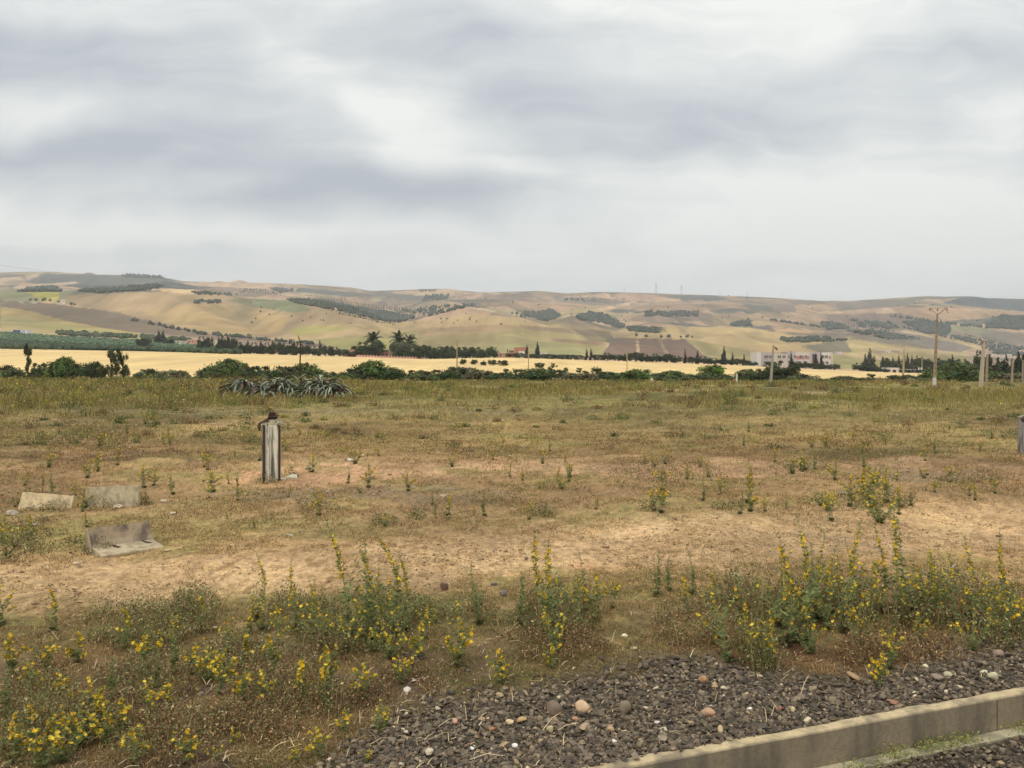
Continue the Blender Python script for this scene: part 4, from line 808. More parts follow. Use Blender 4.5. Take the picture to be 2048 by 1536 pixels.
pole(1541, 100, 690, .14, .085, (158,148,128), 'leaning concrete pole with a small lamp in front of the school', 'lamp', lean=6, name='lamp_pole')
pole(1806, 200, 704, .2, .13, (156,140,112), 'pale pole rising from the dark bush before the white shed', lean=2)
pole(1254, 230, 707, .13, .10, (170,148,100), 'short pole standing in the wheat below the ploughed field')
pole(1057, 240, 687, .16, .13, (160,140,110), 'pole in the wheat right of the brick farmhouse', lean=0)
pole(914, 250, 681, .18, .14, (140,126,90), 'lone pole in the wheat between villa and farmhouse', lean=0)
pole(1844, 455, 712, .22, .2, (140,130,100), 'very thin mast by the gateposts of the white wall', name='mast', cat='mast')
def pylon(px, py_top, Y, label):
    X = (px - HX) / F * Y; z = float(H(X, Y)); h = CAMZ - Y * (py_top - HY) / F - z; b = MB(); e = empty('pylon', (X, Y, z - 1))
    w = h * .09; c = A((150,148,148))
    for sx in (-1, 1):
        for sy in (-1, 1): b.tube([(sx * w, sy * w, 0), (sx * w * .25, sy * w * .25, h)], h * .006, c, 4)
    for k in range(6):
        f0, f1 = k / 6, (k + 1) / 6; a0, a1 = w * (1 - .75 * f0), w * (1 - .75 * f1); b.tube([(-a0, -a0, h * f0), (a1, -a1, h * f1)], h * .004, c, 4); b.tube([(a0, -a0, h * f0), (-a1, -a1, h * f1)], h * .004, c, 4)
    b.build('lattice', M_iron, e); t = MB()
    for f in (.72, .84, .96): t.tube([(-h * .14, 0, h * f), (h * .14, 0, h * f)], h * .006, c, 4)
    t.build('crossarm', M_iron, e); tag(e, label, 'pylon', 'pylons on the far ridge')
pylon(1249, 574, 4580, 'faint pylon leftmost on the far ridge'); pylon(1312, 566, 4580, 'tallest faint pylon on the ridge above the ploughed field'); pylon(1363, 570, 4580, 'faint pylon right of the tallest one')
pylon(1440, 582, 4580, 'small faint pylon midway along the ridge'); pylon(1495, 585, 4580, 'small faint pylon beside a dark treetop on the ridge'); pylon(1565, 587, 4580, 'last faint pylon before the ridge dips')
def cable():
    b = MB(); P = []
    for t in np.linspace(0, 1, 40):
        px = -60 + 210 * t; py = 520 + 27 * t - 3 * math.sin(math.pi * t) * -1; Y = 420 + 700 * t; P.append(((px - HX) / F * Y, Y, CAMZ - Y * (py - HY) / F))
    b.tube(P, .07, A((120,120,120)), 4); o = b.build('overhead_cable', M_iron); tag(o, 'thin overhead cable sloping down in the sky to the forest ridge', 'cable')
cable()

# ------------------------------------------------------------------ snag, agaves, posts, blocks
def snag():
    X, Y, z = at(603, 63); h = (790 - 668) / F * Y; m_ = Y / F; e = empty('dead_tree', (X, Y, z)); b = MB(); c = A((70,58,42))
    b.tube([(0,0,-.2),(-1*m_,0,h*.3),(-3*m_,.0,h*.55),(-2*m_,0,h*.78),(-2.5*m_,0,h*.9),(-6*m_,0,h*.96),(-6.5*m_,0,h*1.0)], [.075,.065,.055,.05,.04,.035,.012], c, 7); b.build('trunk', M_bark, e)
    t = MB(); t.tube([(-2*m_,0,h*.82),(2*m_,0,h*.86),(3*m_,0,h*.9)], [.03,.02,.008], c, 5); t.tube([(-2*m_,0,h*.8),(1*m_,0,h*.93)], [.02,.008], c, 5); t.build('branch', M_bark, e)
    tag(e, 'bare dead snag with a hooked top rising behind the agaves', 'dead tree')
snag()
def agave(px, Y, wpx, hpx, n, label, seed, dead=False):
    r = np.random.default_rng(seed); X, Y, z = at(px, Y); m_ = Y / F; W = wpx * m_ / 2; Hh = hpx * m_; e = empty('agave', (X, Y, z))
    def leaves(n, c0, low):
        V, Fc, C = [], [], []
        for i in range(n):
            a = r.uniform(0, 6.28); hx = r.uniform(-.85, .85); hub = np.array([hx * W, r.uniform(-.4, .4) * W * .7, r.random() * .72 * Hh * (1 - hx * hx) + .02])
            up = r.uniform(-.25, .85) if not low else r.uniform(-.1, .4); Ls = r.uniform(.6, 1.15) * Hh * 1.2; d = np.array([math.cos(a) * math.cos(up), math.sin(a) * math.cos(up), math.sin(up)])
            side = np.cross(d, (0, 0, 1)); side /= np.linalg.norm(side) + 1e-9; p = hub.copy(); wd = r.uniform(.055, .105); base = len(V); S = 9; bend = r.uniform(.12, .62)
            col = A(c0) * r.uniform(.5, 1.6)
            for s in range(S + 1):
                f = s / S; w = wd * (.75 + .5 * f) * (1 - f ** 3) + .004; nn = np.cross(side, d); nn /= np.linalg.norm(nn)
                if nn[2] < 0: nn = -nn
                q = p.copy(); q[2] = max(q[2], .03)
                V += [q - side * w + nn * w * .5, q - nn * .03, q + side * w + nn * w * .5]; C += [col * .85, col, col * 1.1]
                p = p + d * Ls / S; d = d + np.array([0, 0, -bend * (f + .2)]); d /= np.linalg.norm(d)
                if s < S:
                    k = base + s * 3
                    Fc += [(k, k + 1, k + 4, k + 3), (k + 1, k + 2, k + 5, k + 4)]
        return np.array(V), np.array(Fc), np.clip(np.array(C), .01, 1)
    V, Fc, C = leaves(int(n * 2.6), (136,140,120), False); link('leaves', npmesh('agave_leaves', V, Fc, C, M_leaf, True), e)
    V, Fc, C = leaves(n // 2 if not dead else n, (98,74,68), True); link('withered_leaves', npmesh('agave_withered', V, Fc, C, M_leaf, True), e)
    tag(e, label, 'agave', 'agaves sprawling in the weeds')
agave(483, 62, 62, 44, 46, 'leftmost sprawling grey-green agave clump with a long leaf flopping aside', 1)
agave(525, 60, 44, 34, 26, 'lower agave clump with withered leaves joining the two big ones', 2)
agave(562, 62, 66, 44, 50, 'widest agave clump with upright blades, directly left of the bare snag', 3)
agave(645, 62, 74, 46, 58, 'dense rounded agave clump with dark purplish dead leaves on its right side', 4, True)

M_pillar = attr_mat('weathered_pillar', .85, 12, .15, .006, 50, .2, stain=((.055, .05, .042), .8, (14, 14, 1.6)))
def pillar(px, py, hpx, label, full=True, rz=.12):
    Y = CAMZ * F / (py - HY); X, Y, z = at(px, Y); m_ = Y / F; h = hpx * m_; e = empty('concrete_pillar', (X, Y, z - .08), rz); w = 20 * m_; d = w * .85; c = A((216,208,188))
    b = MB(); b.box(-w + .07, w - .07, -d, d, 0, h * .93, c); b.box(-w + .02, -w + .066, -d * .9, d, 0, h * .93, A((150,144,138))); b.build('shaft', M_pillar, e, bevel=.008)
    t = MB(); t.add([(-w*1.03,-d*1.04,h*.932),(w*1.03,-d*1.04,h*.932),(w*1.03,d*1.04,h*.932),(-w*1.03,d*1.04,h*.932),(-w*.38,-d*.4,h*1.012),(w*.42,-d*.4,h*1.012),(w*.42,d*.4,h*1.012),(-w*.38,d*.4,h*1.012)], [(0,3,2,1),(4,5,6,7),(0,1,5,4),(1,2,6,5),(2,3,7,6),(3,0,4,7)], A((160,148,120))); t.build('cap', M_pillar, e)
    ir = A((66,46,36))
    for x in (-w + .055, w - .07):
        s = MB(); s.box(x, x + .012, -d - .045, -d - .004, 0, h * .925, ir); s.box(x + .0125, x + .055, -d - .045, -d - .033, 0, h * .925, ir); s.build('steel_channel', M_iron, e)
        s = MB(); s.box(x + .0125, x + .05, -d - .0325, -d - .003, 0, h * .92, ir * .7); s.build('steel_web', M_iron, e)
    g = MB(); 
    for k in (-.14, 0, .13): g.box(k * w * 1.0 - .006, k * w + .006, -d - .004, -d + .01, .02, h * .90, A((108,100,84)))
    g.build('seam', M_pillar, e)
    k = MB(); k.box(-w * .34, w * .42, -.1, .1, h * 1.014, h * 1.05, ir * .8); k.tube([(-w*.38,-.12,h*1.045),(w*.62,-.12,h*1.05)], .016, ir * .7, 6); k.tube([(-w*.3,0,h*1.04),(-w*.26,0,h*1.10),(w*.2,0,h*1.105),(w*.3,0,h*1.05)], .03, ir * .7, 6); k.box(-w*.2,w*.12,-.05,.05,h*1.052,h*1.085,ir*.6); k.build('iron_clamp', M_iron, e)
    s = MB(); pr = [(-w*.34,h*1.035),(-w*.75,h*1.0),(-w*1.12,h*.972),(-w*1.34,h*.93),(-w*1.33,h*.88),(-w*1.2,h*.835),(-w*1.1,h*.88),(-w*1.06,h*.94),(-w*.7,h*.975),(-w*.34,h*1.012)]; s.prism(pr, -.2, -.08, A((74,62,48)), 'y'); s.build('strap', M_iron, e)
    tag(e, label, 'pillar', 'concrete pillars with steel channels')
    return X, Y, z
PX, PYY, PZ = pillar(545, 962, 128, 'stained white concrete pillar with dark steel channels and rusty iron clamp')
pillar(2064, 910, 84, 'second concrete pillar with steel channel, cut by the edge of the photo', rz=.05)

def rock_mesh(name, seed, col, squash=.7, rough=.18, angular=False, sub=2):
    import bmesh
    r = np.random.default_rng(seed); bm = bmesh.new(); bmesh.ops.create_icosphere(bm, subdivisions=sub + (0 if angular else 1), radius=1)
    planes = [(Vector(rand).normalized(), d) for rand, d in zip(r.normal(size=(9, 3)), r.uniform(.55, .85, 9))] if angular else []
    of = r.uniform(0, 50, 3)
    for v in bm.verts:
        for n, d in planes:
            k = v.co.dot(n)
            if k > d: v.co -= n * (k - d)
        n_ = math.sin(v.co.x * 1.9 + of[0]) * math.cos(v.co.y * 2.1 + of[1]) * 1.7 + .8 * math.sin(v.co.z * 3.1 + of[2] + v.co.x * 2.6)
        v.co *= 1 + rough * .5 * n_; v.co.z *= squash
    cl = bm.verts.layers.float_color.new('Col'); a = A(col)
    for v in bm.verts: v[cl] = (*a, 1)
    for f in bm.faces: f.smooth = not angular
    me = bpy.data.meshes.new(name); bm.to_mesh(me); bm.free(); me.materials.append(M_rock); return me
M_rock = attr_mat('rock', .85, 25, .2, .006, 90, .25)
def stone(px, py, w, hgt, col, label, angular=False, name='stone', rot=None, seed=None):
    """w, hgt in photo pixels"""
    Y = CAMZ * F / (py - HY); X, Y, z = at(px, Y); m_ = Y / F; s = w * m_ / 2; sh = hgt * m_ / 2 * .88
    me = rock_mesh('rock', seed or int(px * 7 + py), col, 1.0, .26, angular); o = link(name, me); o.location = (X, Y, z + sh * .62 + (.02 if py > 1350 and px > 780 else 0)); o.scale = (s, s * .8, sh)
    o.rotation_euler = (random.uniform(-.15, .15), rot if rot is not None else random.uniform(-.15, .15), random.uniform(0, 6.28) if rot is None else 0)
    tag(o, label, 'stone', 'loose stones'); return o
def stones():
    for a in [
     (888,1188,22,24,(112,84,74),'dark reddish-brown brick-like stone on the sandy track',True,'stone',.5),
     (1006,1200,18,16,(112,104,98),'grey rounded stone in dry grass below the sandy track'),
     (1110,1430,36,34,(122,106,88),'large grey-brown round boulder, leftmost of three on the ballast'),
     (1162,1425,30,28,(196,166,132),'pale cream blocky boulder between the two grey ones'),
     (1248,1427,28,34,(126,112,92),'grey pear-shaped boulder on the ballast'),
     (1415,1434,28,20,(182,144,114),'flat pinkish-tan cobble nearest the kerb on the ballast'),
     (1406,1368,20,16,(172,130,94),'squared orange-tan cobble at the top of the ballast'),
     (1100,1463,15,15,(184,168,130),'round cream pebble below the three boulders'),
     (1042,1445,20,9,(180,146,104),'flat oval tan pebble left of the boulders'),
     (1019,1450,15,12,(214,188,150),'whitish chipped pebble left of the oval tan one'),
     (910,1449,14,13,(196,150,122),'pinkish oval pebble lone on the left ballast'),
     (983,1462,16,10,(160,112,84),'reddish-brown oval pebble on the ballast'),
     (1150,1442,14,8,(186,140,110),'small salmon pebble directly under the cream boulder'),
     (1168,1460,26,10,(168,142,112),'flat tan shard below the cream boulder'),
     (1222,1463,14,10,(190,158,120),'two-toned tan pebble below the pear-shaped boulder'),
     (1315,1449,13,8,(206,192,182),'whitish stub of stone right of the pear-shaped boulder',True),
     (1030,1494,14,10,(220,212,204),'white angular pebble, lowest on the left ballast',True),
     (945,1497,10,7,(226,224,220),'tiny bright white pebble at the lower left ballast',True),
     (1229,1487,14,9,(216,206,196),'white broken pebble near the kerb end',True),
     (1441,1468,14,16,(196,170,134),'tapered cream pebble near the kerb'),
     (1448,1383,12,8,(190,178,150),'cream pebble beside the squared cobble'),
     (812,1468,13,10,(206,192,170),'pale square chip at the ballast edge',True),
     (857,1507,22,12,(190,176,150),'pale crumbly lump low on the ballast'),
     (1250,1287,13,8,(226,214,176),'smooth cream egg-shaped stone on the dry grass'),
     (1268,1309,16,8,(170,150,122),'dull tan flat stone below the egg-shaped one'),
     (1707,1358,28,14,(168,138,104),'long tan stone lying under the red-brown weeds',False,'stone',.4),
     (1998,1308,24,16,(150,128,110),'grey-pink cobble highest by the far end of ballast'),
     (1986,1358,18,18,(190,180,146),'upright cream cobble near the kerb far end'),
     (1876,1357,22,11,(140,122,108),'flat brownish cobble near the kerb far end'),
     (1895,1348,22,14,(178,170,138),'greenish-cream long cobble behind the flat brown one'),
     (1852,1330,15,8,(206,196,160),'cream pebble above the flat brown cobble'),
     (1968,1343,18,8,(200,192,158),'pair-like cream flat pebble left of the upright cobble'),
     (1560,1422,9,7,(170,84,82),'small red pebble in the dark ballast'),
     (1586,1425,13,13,(186,168,126),'ochre-topped pebble near the kerb middle'),
     (1500,1423,10,7,(224,222,216),'bright white pebble left of the red one'),
     (1785,1408,26,8,(152,112,88),'flat reddish-brown shard lying against the kerb'),
     (430,1253,14,9,(196,182,140),'cream stone in the weeds at left'),
     (152,1128,16,7,(190,170,136),'flat pale stone on the track before the precast bench block'),
     (335,1104,20,5,(186,170,128),'thin pale flake of stone right of the bench block',True),
     (327,1003,14,8,(190,174,148),'pale stone right of the standing slab'),
     (345,1000+28,13,6,(190,176,150),'smaller flat pale stone below the pale one'),
     (235,1015,28,10,(186,166,138),'crumbled pale rubble lump at the foot of the standing slab',True),
     (616,941,15,10,(196,188,170),'slanted white stone right of the pillar foot',True),
     (700,926,16,8,(220,212,200),'white stone lying beyond the pillar on pink soil',True),
     (725,916,9,6,(214,206,194),'small white stone behind the larger white one',True),
     (697,1003-60,10,5,(190,160,130),'tan stone between the white ones and the pillar'),
     (70,1048,16,5,(206,198,182),'thin white chip in the weeds below the lying slab',True),
     (22,1028,24,16,(170,156,138),'broken concrete lump at the far left edge',True),
     (1905,1148-20,14,10,(176,158,138),'pale stone among the yellow flowers at right'),
     (1470,1149,26,7,(186,164,122),'long pale stone on the reddish earth'),
     (1110,1252+10,10,6,(190,180,160),'pale chip at the foot of the tall lone thistle'),
     (1690,990,18,5,(170,162,140),'flat grey stone among the mid thistles'),
     (125,808,36,9,(170,150,122),'flat broken slab lying among weeds near the left side',True),
     (1370,1157,10,5,(120,96,80),'dark small stone on the reddish earth')]:
        stone(*a)
stones()
def foot_slabs():
    for i, (px, py, w, d, lab) in enumerate([(558, 961, 27, 15, 'pale square paving piece at the foot of the pillar'), (582, 958, 26, 22, 'pale triangular paving piece right of the pillar foot')]):
        Y = CAMZ * F / (py - HY); X, Y, z = at(px, Y); m_ = Y / F; b = MB(); w_ = w * m_ / 2
        if i == 0: pr = [(-w_, -.10), (w_, -.14), (w_, .10), (-w_ * .7, .12)]
        else: pr = [(-w_ * .9, -.14), (w_ * 1.3, -.18), (w_ * .2, .42), (-w_ * .6, .5)]
        b.add([(x, y, 0) for x, y in pr] + [(x, y, .05 + .012 * i) for x, y in pr], [(0,3,2,1),(4,5,6,7),(0,1,5,4),(1,2,6,5),(2,3,7,6),(3,0,4,7)], A((204,192,164)))
        o = b.build('paving_piece', M_conc, bevel=.006); o.location = (X, Y, z - .01); tag(o, lab, 'slab')
foot_slabs()
M_pre = attr_mat('precast', .9, 14, .2, .01, 40, .15, stain=((.16, .13, .09), .45, (7, 7, 5)))
M_pre2 = attr_mat('precast_stained', .9, 14, .2, .01, 40, .15, stain=((.085, .065, .055), .75, (5, 5, 2.0)))
def precast():
    # standing slab
    def slab(px, py, w, h, th, rz, tilt, lab, skew=0, col=(166,150,118)):
        Y = CAMZ * F / (py - HY); X, Y, z = at(px, Y); m_ = Y / F; W, Hh = w * m_ / 2, h * m_; b = MB(); n = 14; r = np.random.default_rng(int(px)); V = []; 
        xs = np.linspace(-W, W, n); top = Hh * (1 + skew * (xs / W)) + r.normal(0, .005, n); vs = []
        for x, t in zip(xs, top): vs += [(x, -th, -.15), (x, -th, t), (x, th, t), (x, th, -.15)]
        fs = []
        for i in range(n - 1):
            a = i * 4; fs += [(a, a+4, a+5, a+1), (a+1, a+5, a+6, a+2), (a+2, a+6, a+7, a+3), (a+3, a+7, a+4, a)]
        fs += [(0, 1, 2, 3), ((n-1)*4+3, (n-1)*4+2, (n-1)*4+1, (n-1)*4)]; b.add(vs, fs, A(col))
        e = empty('precast_slab', (X, Y, z), rz); o = b.build('panel', M_pre, e, bevel=.006); o.rotation_euler = (tilt, 0, 0)
        f = MB(); f.box(-W * .96, W * .96, th + .002, th + .34, -.12, -.02, A(col)); f.build('foot', M_pre, e)
        tag(e, lab, 'concrete block', 'precast concrete blocks'); return e
    slab(225, 1012, 104, 40, .045, .05, -.10, 'upright grey-tan precast slab standing behind the L-shaped block', .04, (182,168,138))
    slab(95, 1012, 108, 27, .10, -.04, -.45, 'pale precast block lying on its side, leftmost of the three', -.12, (196,174,136))
    # L-shaped block, open side to the viewer
    Y0 = CAMZ * F / (1094 - HY); X, Y, z = at(246, 13.3); e = empty('precast_block', (X, Y, z + .01), .74); W = .46; c = A((152,134,110)); b = MB()
    prof = [(0.10, -.04), (0.20, .33), (0.145, .345), (0.06, .15), (0.0, .09), (-.03, .08), (-.03, -.03)]
    n = 10; xs = np.linspace(-W, W, n); vs = []; r = np.random.default_rng(5)
    for x in xs: vs += [(x, p[0], p[1] + r.normal(0, .003)) for p in prof]
    k = len(prof); fs = [(i*k+j, i*k+(j+1)%k, (i+1)*k+(j+1)%k, (i+1)*k+j) for i in range(n-1) for j in range(k)] + [tuple(range(k)), tuple(range((n-1)*k, n*k))[::-1]]
    b.add(vs, fs, c); b.build('panel', M_pre2, e, bevel=.005)
    f = MB(); f.prism([(-.033, -.03), (-.033, .081), (-.12, .062), (-.36, .05), (-.50, .03), (-.50, -.01)], -W, W, A((178,160,130))); f.build('foot', M_pre, e, bevel=.006)
    for x in (-.2, .26):
        s = MB(); s.add([(x, -.05, .084), (x + .035, -.05, .084), (x + .11, -.2, .064), (x + .06, -.22, .063), (x, -.05, .06), (x + .035, -.05, .06), (x + .11, -.2, .05), (x + .06, -.22, .05)], [(0,1,2,3),(4,7,6,5),(0,4,5,1),(1,5,6,2),(2,6,7,3),(3,7,4,0)], A((66,52,42))); s.build('slot', M_pre, e)
    ed = MB(); ed.prism([(0.13, -.02), (0.205, .31), (.15, .32), (-.05, .03), (-.2, -.02)], -W - .035, -W - .002, c, 'x'); ed.build('end_rib', M_pre, e)
    tag(e, 'L-shaped precast block with two dark slots, stained upright back', 'concrete block', 'precast concrete blocks')
precast()
def kerb():
    e = empty('kerb_wall', (KP[0], KP[1], 0), math.atan2(KD[1], KD[0])); n = 260; xs = np.linspace(-5, 22, n); r = np.random.default_rng(9); V = []; C = []
    jag = fbm(xs * 2.2, xs * 0 + 3, 4, 1) - .5; jag2 = fbm(xs * 5, xs * 0 + 9, 3, 2) - .5
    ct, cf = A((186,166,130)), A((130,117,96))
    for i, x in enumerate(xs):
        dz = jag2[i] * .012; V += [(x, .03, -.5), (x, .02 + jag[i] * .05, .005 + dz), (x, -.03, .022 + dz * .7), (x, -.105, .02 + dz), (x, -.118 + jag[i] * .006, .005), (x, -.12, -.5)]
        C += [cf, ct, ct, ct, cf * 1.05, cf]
    k = 6; Fc = [(i*k+j, i*k+(j+1)%k, (i+1)*k+(j+1)%k, (i+1)*k+j) for i in range(n-1) for j in range(k)]
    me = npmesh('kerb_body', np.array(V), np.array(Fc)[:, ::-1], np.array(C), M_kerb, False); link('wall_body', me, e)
    f = MB(); f.box(1.2, 22, -.25, -.122, -.5, -.262, A((176,166,136))); f.build('footing', M_kerb, e)
    for x in (3.97, 7.9, 11.0):
        s = MB(); s.box(x, x + .007, -.1225, -.1, -.26, .004, A((96,84,68))); s.build('joint', M_kerb, e)
    tag(e, 'low weathered concrete retaining kerb edging the ballast beside the rails', 'kerb')
M_kerb = attr_mat('kerb_concrete', .92, 22, .22, .006, 70, .15, 6, stain=((.10, .085, .07), .6, (4.2, 4.2, .7)))
kerb()

# ------------------------------------------------------------------ gravel
def pebbles(P, size, col, flat=.6):
    v, f = ICO; n = len(P); q = R.normal(size=(n, 4)); q /= np.linalg.norm(q, axis=1)[:, None]; w, x, y, z = q.T
    Rm = np.stack([1-2*(y*y+z*z), 2*(x*y-z*w), 2*(x*z+y*w), 2*(x*y+z*w), 1-2*(x*x+z*z), 2*(y*z-x*w), 2*(x*z-y*w), 2*(y*z+x*w), 1-2*(x*x+y*y)], 1).reshape(n, 3, 3)
    sc3 = R.uniform(.42, 1.3, (n, 1, 3)) * np.asarray(size)[:, None, None]
    V = v[None] * sc3 * (1 + R.normal(0, .26, (n, 12, 1))); V = np.einsum('nij,nkj->nki', Rm, V); V[:, :, 2] *= flat; V += P[:, None, :]
    Fc = (f[None] + (np.arange(n) * 12)[:, None, None]).reshape(-1, 3); return V.reshape(-1, 3), Fc, np.repeat(np.clip(col, .01, 1), 12, 0)
def pick(pal, p, n): pal = np.array(pal, float); return A(pal[R.choice(len(pal), n, p=p)]) * (1 + R.normal(0, .15, (n, 1)))
def gravel():
    # crushed ballast behind the kerb
    n = 60000; px = R.uniform(430, 2400, n); py = R.uniform(1210, 1760, n) ; Y = CAMZ * F / (py - HY); X = (px - HX) / F * Y
    n1 = fbm(X / 1.6, Y / 1.6, 4, 0); n2 = fbm(X / .5, Y / .5, 3, 2); g = gravel_zone(px, py, n1, n2); kd = kerb_dist(X, Y)
    keep = (R.random(n) < g ** 1.5 * (Y / 9) ** 0) & ((kd < -.02) | ((kd < .04) & (R.random(n) < .3 * sstep(3.2, .6, X)))); 
    X, Y, px, py = X[keep], Y[keep], px[keep], py[keep]; m = len(X); print('ballast', m)
    Z = np.where(kerb_dist(X, Y) > -.02, .015, H(X, Y)); s = R.uniform(.010, .028, m) * np.where(R.random(m) < .12, 1.35, 1); Z = Z + s * R.uniform(.1, 1.0, m)
    pal = np.array([(100,88,73),(86,77,66),(116,102,85),(74,66,55),(108,93,76),(128,114,95),(96,86,75),(140,122,97),(168,144,110),(194,178,148)], float)
    pr = np.array([.19,.17,.16,.13,.12,.09,.06,.05,.02,.01]); c = A(pal[R.choice(len(pal), m, p=pr)]) * (1 + R.normal(0, .12, (m, 1)))
    V, Fc, C = pebbles(np.stack([X, Y, Z], 1), s, c, .7); tag(link('gravel', npmesh('ballast_gravel', V, Fc, C, M_rock)), 'dark crushed stone ballast behind the kerb', kind='stuff')
    # ballast below the kerb on the near side
    n = 30000; a = R.uniform(-3, 9, n); b = R.uniform(.16, 2.6, n) ** 1.0; X = KP[0] + KD[0] * a + KN[0] * b; Y = KP[1] + KD[1] * a + KN[1] * b
    keep = (Y > 4.0) & (X / Y > -.3) & (X / Y < .85) & ((b > .27) | (R.random(n) < .5 * sstep(3.2, .5, a))); X, Y, b = X[keep], Y[keep], b[keep]; m = len(X)
    Z = H(X, Y) + R.uniform(0, .03, m); s = R.uniform(.014, .028, m); c = A(pal[R.choice(len(pal), m, p=pr)]) * (1 + R.normal(0, .12, (m, 1)))
    V, Fc, C = pebbles(np.stack([X, Y, Z], 1), s, c, .7); tag(link('gravel', npmesh('track_gravel', V, Fc, C, M_rock)), 'brownish ballast below the kerb beside the rails', kind='stuff')
    # clods and crumbs of earth on the bare track
    n = 6000; px = R.uniform(-100, 2150, n); ctr = np.interp(px, [-400, 0, 500, 1000, 1500, 2048, 2450], [1215, 1180, 1158, 1118, 1080, 1040, 1020]); py = ctr + R.normal(0, 34, n); Y = CAMZ * F / (py - HY); X = (px - HX) / F * Y
    k = fbm(X / .9, Y / .9, 3, 1) > .47; X, Y = X[k], Y[k]; m = len(X); s = R.uniform(.006, .02, m) * (1 + 1.2 * (R.random(m) < .05)); c = pick([(146,118,84),(124,100,72),(168,138,102),(100,82,60)], [.4, .25, .25, .1], m)
    V, Fc, C = pebbles(np.stack([X, Y, H(X, Y) + s * .2], 1), s, c, .55); tag(link('clods', npmesh('track_clods', V, Fc, C, M_rock)), 'dry clods and crumbs of earth on the sandy track', kind='stuff')
    # scattered small stones over the yard
    n = 26000; px = R.uniform(-150, 2200, n); py = R.uniform(795, 1420, n); Y = CAMZ * F / (py - HY); X = (px - HX) / F * Y
    d = .02 + .55 * np.exp(-(((px - 850) / 420) ** 2 + ((py - 988) / 14) ** 2)) + .5 * np.exp(-(((px - 1880) / 180) ** 2 + ((py - 952) / 14) ** 2)) + .65 * np.exp(-((py - 822) / 6) ** 2) * (px < 1150) + .25 * np.exp(-(((px - 1700) / 400) ** 2 + ((py - 835) / 6) ** 2))
    d += .25 * np.exp(-(((px - 620) / 300) ** 2 + ((py - 1370) / 45) ** 2))+ .2 * np.exp(-(((px - 950) / 90) ** 2 + ((py - 1310) / 35) ** 2)) + .4 * np.exp(-(((px - 1760) / 50) ** 2 + ((py - 1158) / 14) ** 2))
    k = R.random(n) < d; X, Y, px, py = X[k], Y[k], px[k], py[k]; m = len(X); s = R.uniform(.012, .03, m) * (1 + 1.2 * (R.random(m) < .06)) * np.clip(Y / 16, .8, 1.8)
    pal2 = np.array([(130,116,98),(104,92,84),(150,132,108),(178,164,140),(206,196,178)], float); c = A(pal2[R.choice(5, m, p=[.34, .32, .2, .1, .04])]) * (1 + R.normal(0, .12, (m, 1)))
    V, Fc, C = pebbles(np.stack([X, Y, H(X, Y) + s * .3], 1), s, c, .6); tag(link('rubble', npmesh('yard_rubble', V, Fc, C, M_rock)), 'small loose stones scattered over the yard', kind='stuff')
gravel()

# ------------------------------------------------------------------ grass, litter and herb cover
M_grass = attr_mat('dry_grass', .85, 2.0, .12, 0, 1, .15)
def blades(P, h, w, lean, col, name, label, curl=.4):
    n = len(P); a = R.uniform(0, 6.28, n); dirx, diry = np.cos(a), np.sin(a); b = R.uniform(0, 6.28, n)
    sx, sy = np.cos(b) * w / 2, np.sin(b) * w / 2; l1 = h * lean * .35; l2 = h * lean
    base = P; mid = P + np.stack([dirx * l1, diry * l1, h * .6], 1); tip = P + np.stack([dirx * l2, diry * l2, h * (1 - curl * lean)], 1)
    S = np.stack([sx, sy, 0 * sx], 1); V = np.stack([base - S, base + S, mid + S * .8, mid - S * .8, tip], 1).reshape(-1, 3)
    k = np.arange(n) * 5; Fc = np.concatenate([np.stack([k, k + 1, k + 2], 1), np.stack([k, k + 2, k + 3], 1), np.stack([k + 3, k + 2, k + 4], 1)])
    o = link(name, npmesh(name, V, Fc, np.repeat(np.clip(col, .01, 1), 5, 0), M_grass)); tag(o, label, kind='stuff'); return o
CLUMPS = [  # lush spots in the foreground: x, y, rx, ry, green share
 (740,1262,150,62,.8),(610,1230,70,40,.7),(860,1250,70,25,.95),(300,1262,130,45,.75),(380,1215,60,25,.8),(1110,1250,85,45,.75),(1000,1240,60,25,.6),(1500,1245,120,55,.7),(1640,1215,110,45,.7),(1750,1225,130,50,.6),(1900,1215,120,50,.65),(2040,1240,110,60,.7),
 (1530,1320,50,25,.9),(130,1500,130,60,.7),(60,1400,90,50,.6),(300,1360,110,50,.6),(470,1330,80,40,.6),(600,1400,110,50,.45),(440,1500,160,60,.4),(650,1340,90,30,.4),(780,1380,90,40,.2),(1100,1310,110,25,.15),(1700,1300,200,30,.12),(1380,1270,70,30,.4),(250,1450,140,50,.25),(520,1460,120,40,.2),(1480,1200,60,25,.6),
 (1720,1005,100,14,.75),(1480,1018,60,9,.85),(1600,935,60,10,.8),(1760,1030,28,10,.9),(770,1050,26,9,.9),(1320,1020,45,8,.8),(895,1035,20,7,.9),(830,1035,22,8,.95),(40,1080,90,45,.7),(160,1095,60,22,.75),(240,920,70,14,.7),(1090,1026,28,8,.9),(1190,1020,26,7,.8),(640,1010,50,12,.7),(1880,890,60,10,.9),(1010,905,80,12,.7),(60,1000,60,15,.6),(100,1017,62,5,.6),(228,1017,60,5,.5),(200,1098,30,7,.8),(285,1092,50,5,.7),(535,966,26,5,.7),(588,948,18,6,.8),(290,1006,12,5,.7),(330,790,150,14,.75),(130,800,150,12,.75),(480,805,120,9,.7),(2010,912,50,10,.4),(1330,945,110,18,.5),(1940,960,60,14,.5)]  # thin tufts at slab, block and pillar feet added to give contact shade
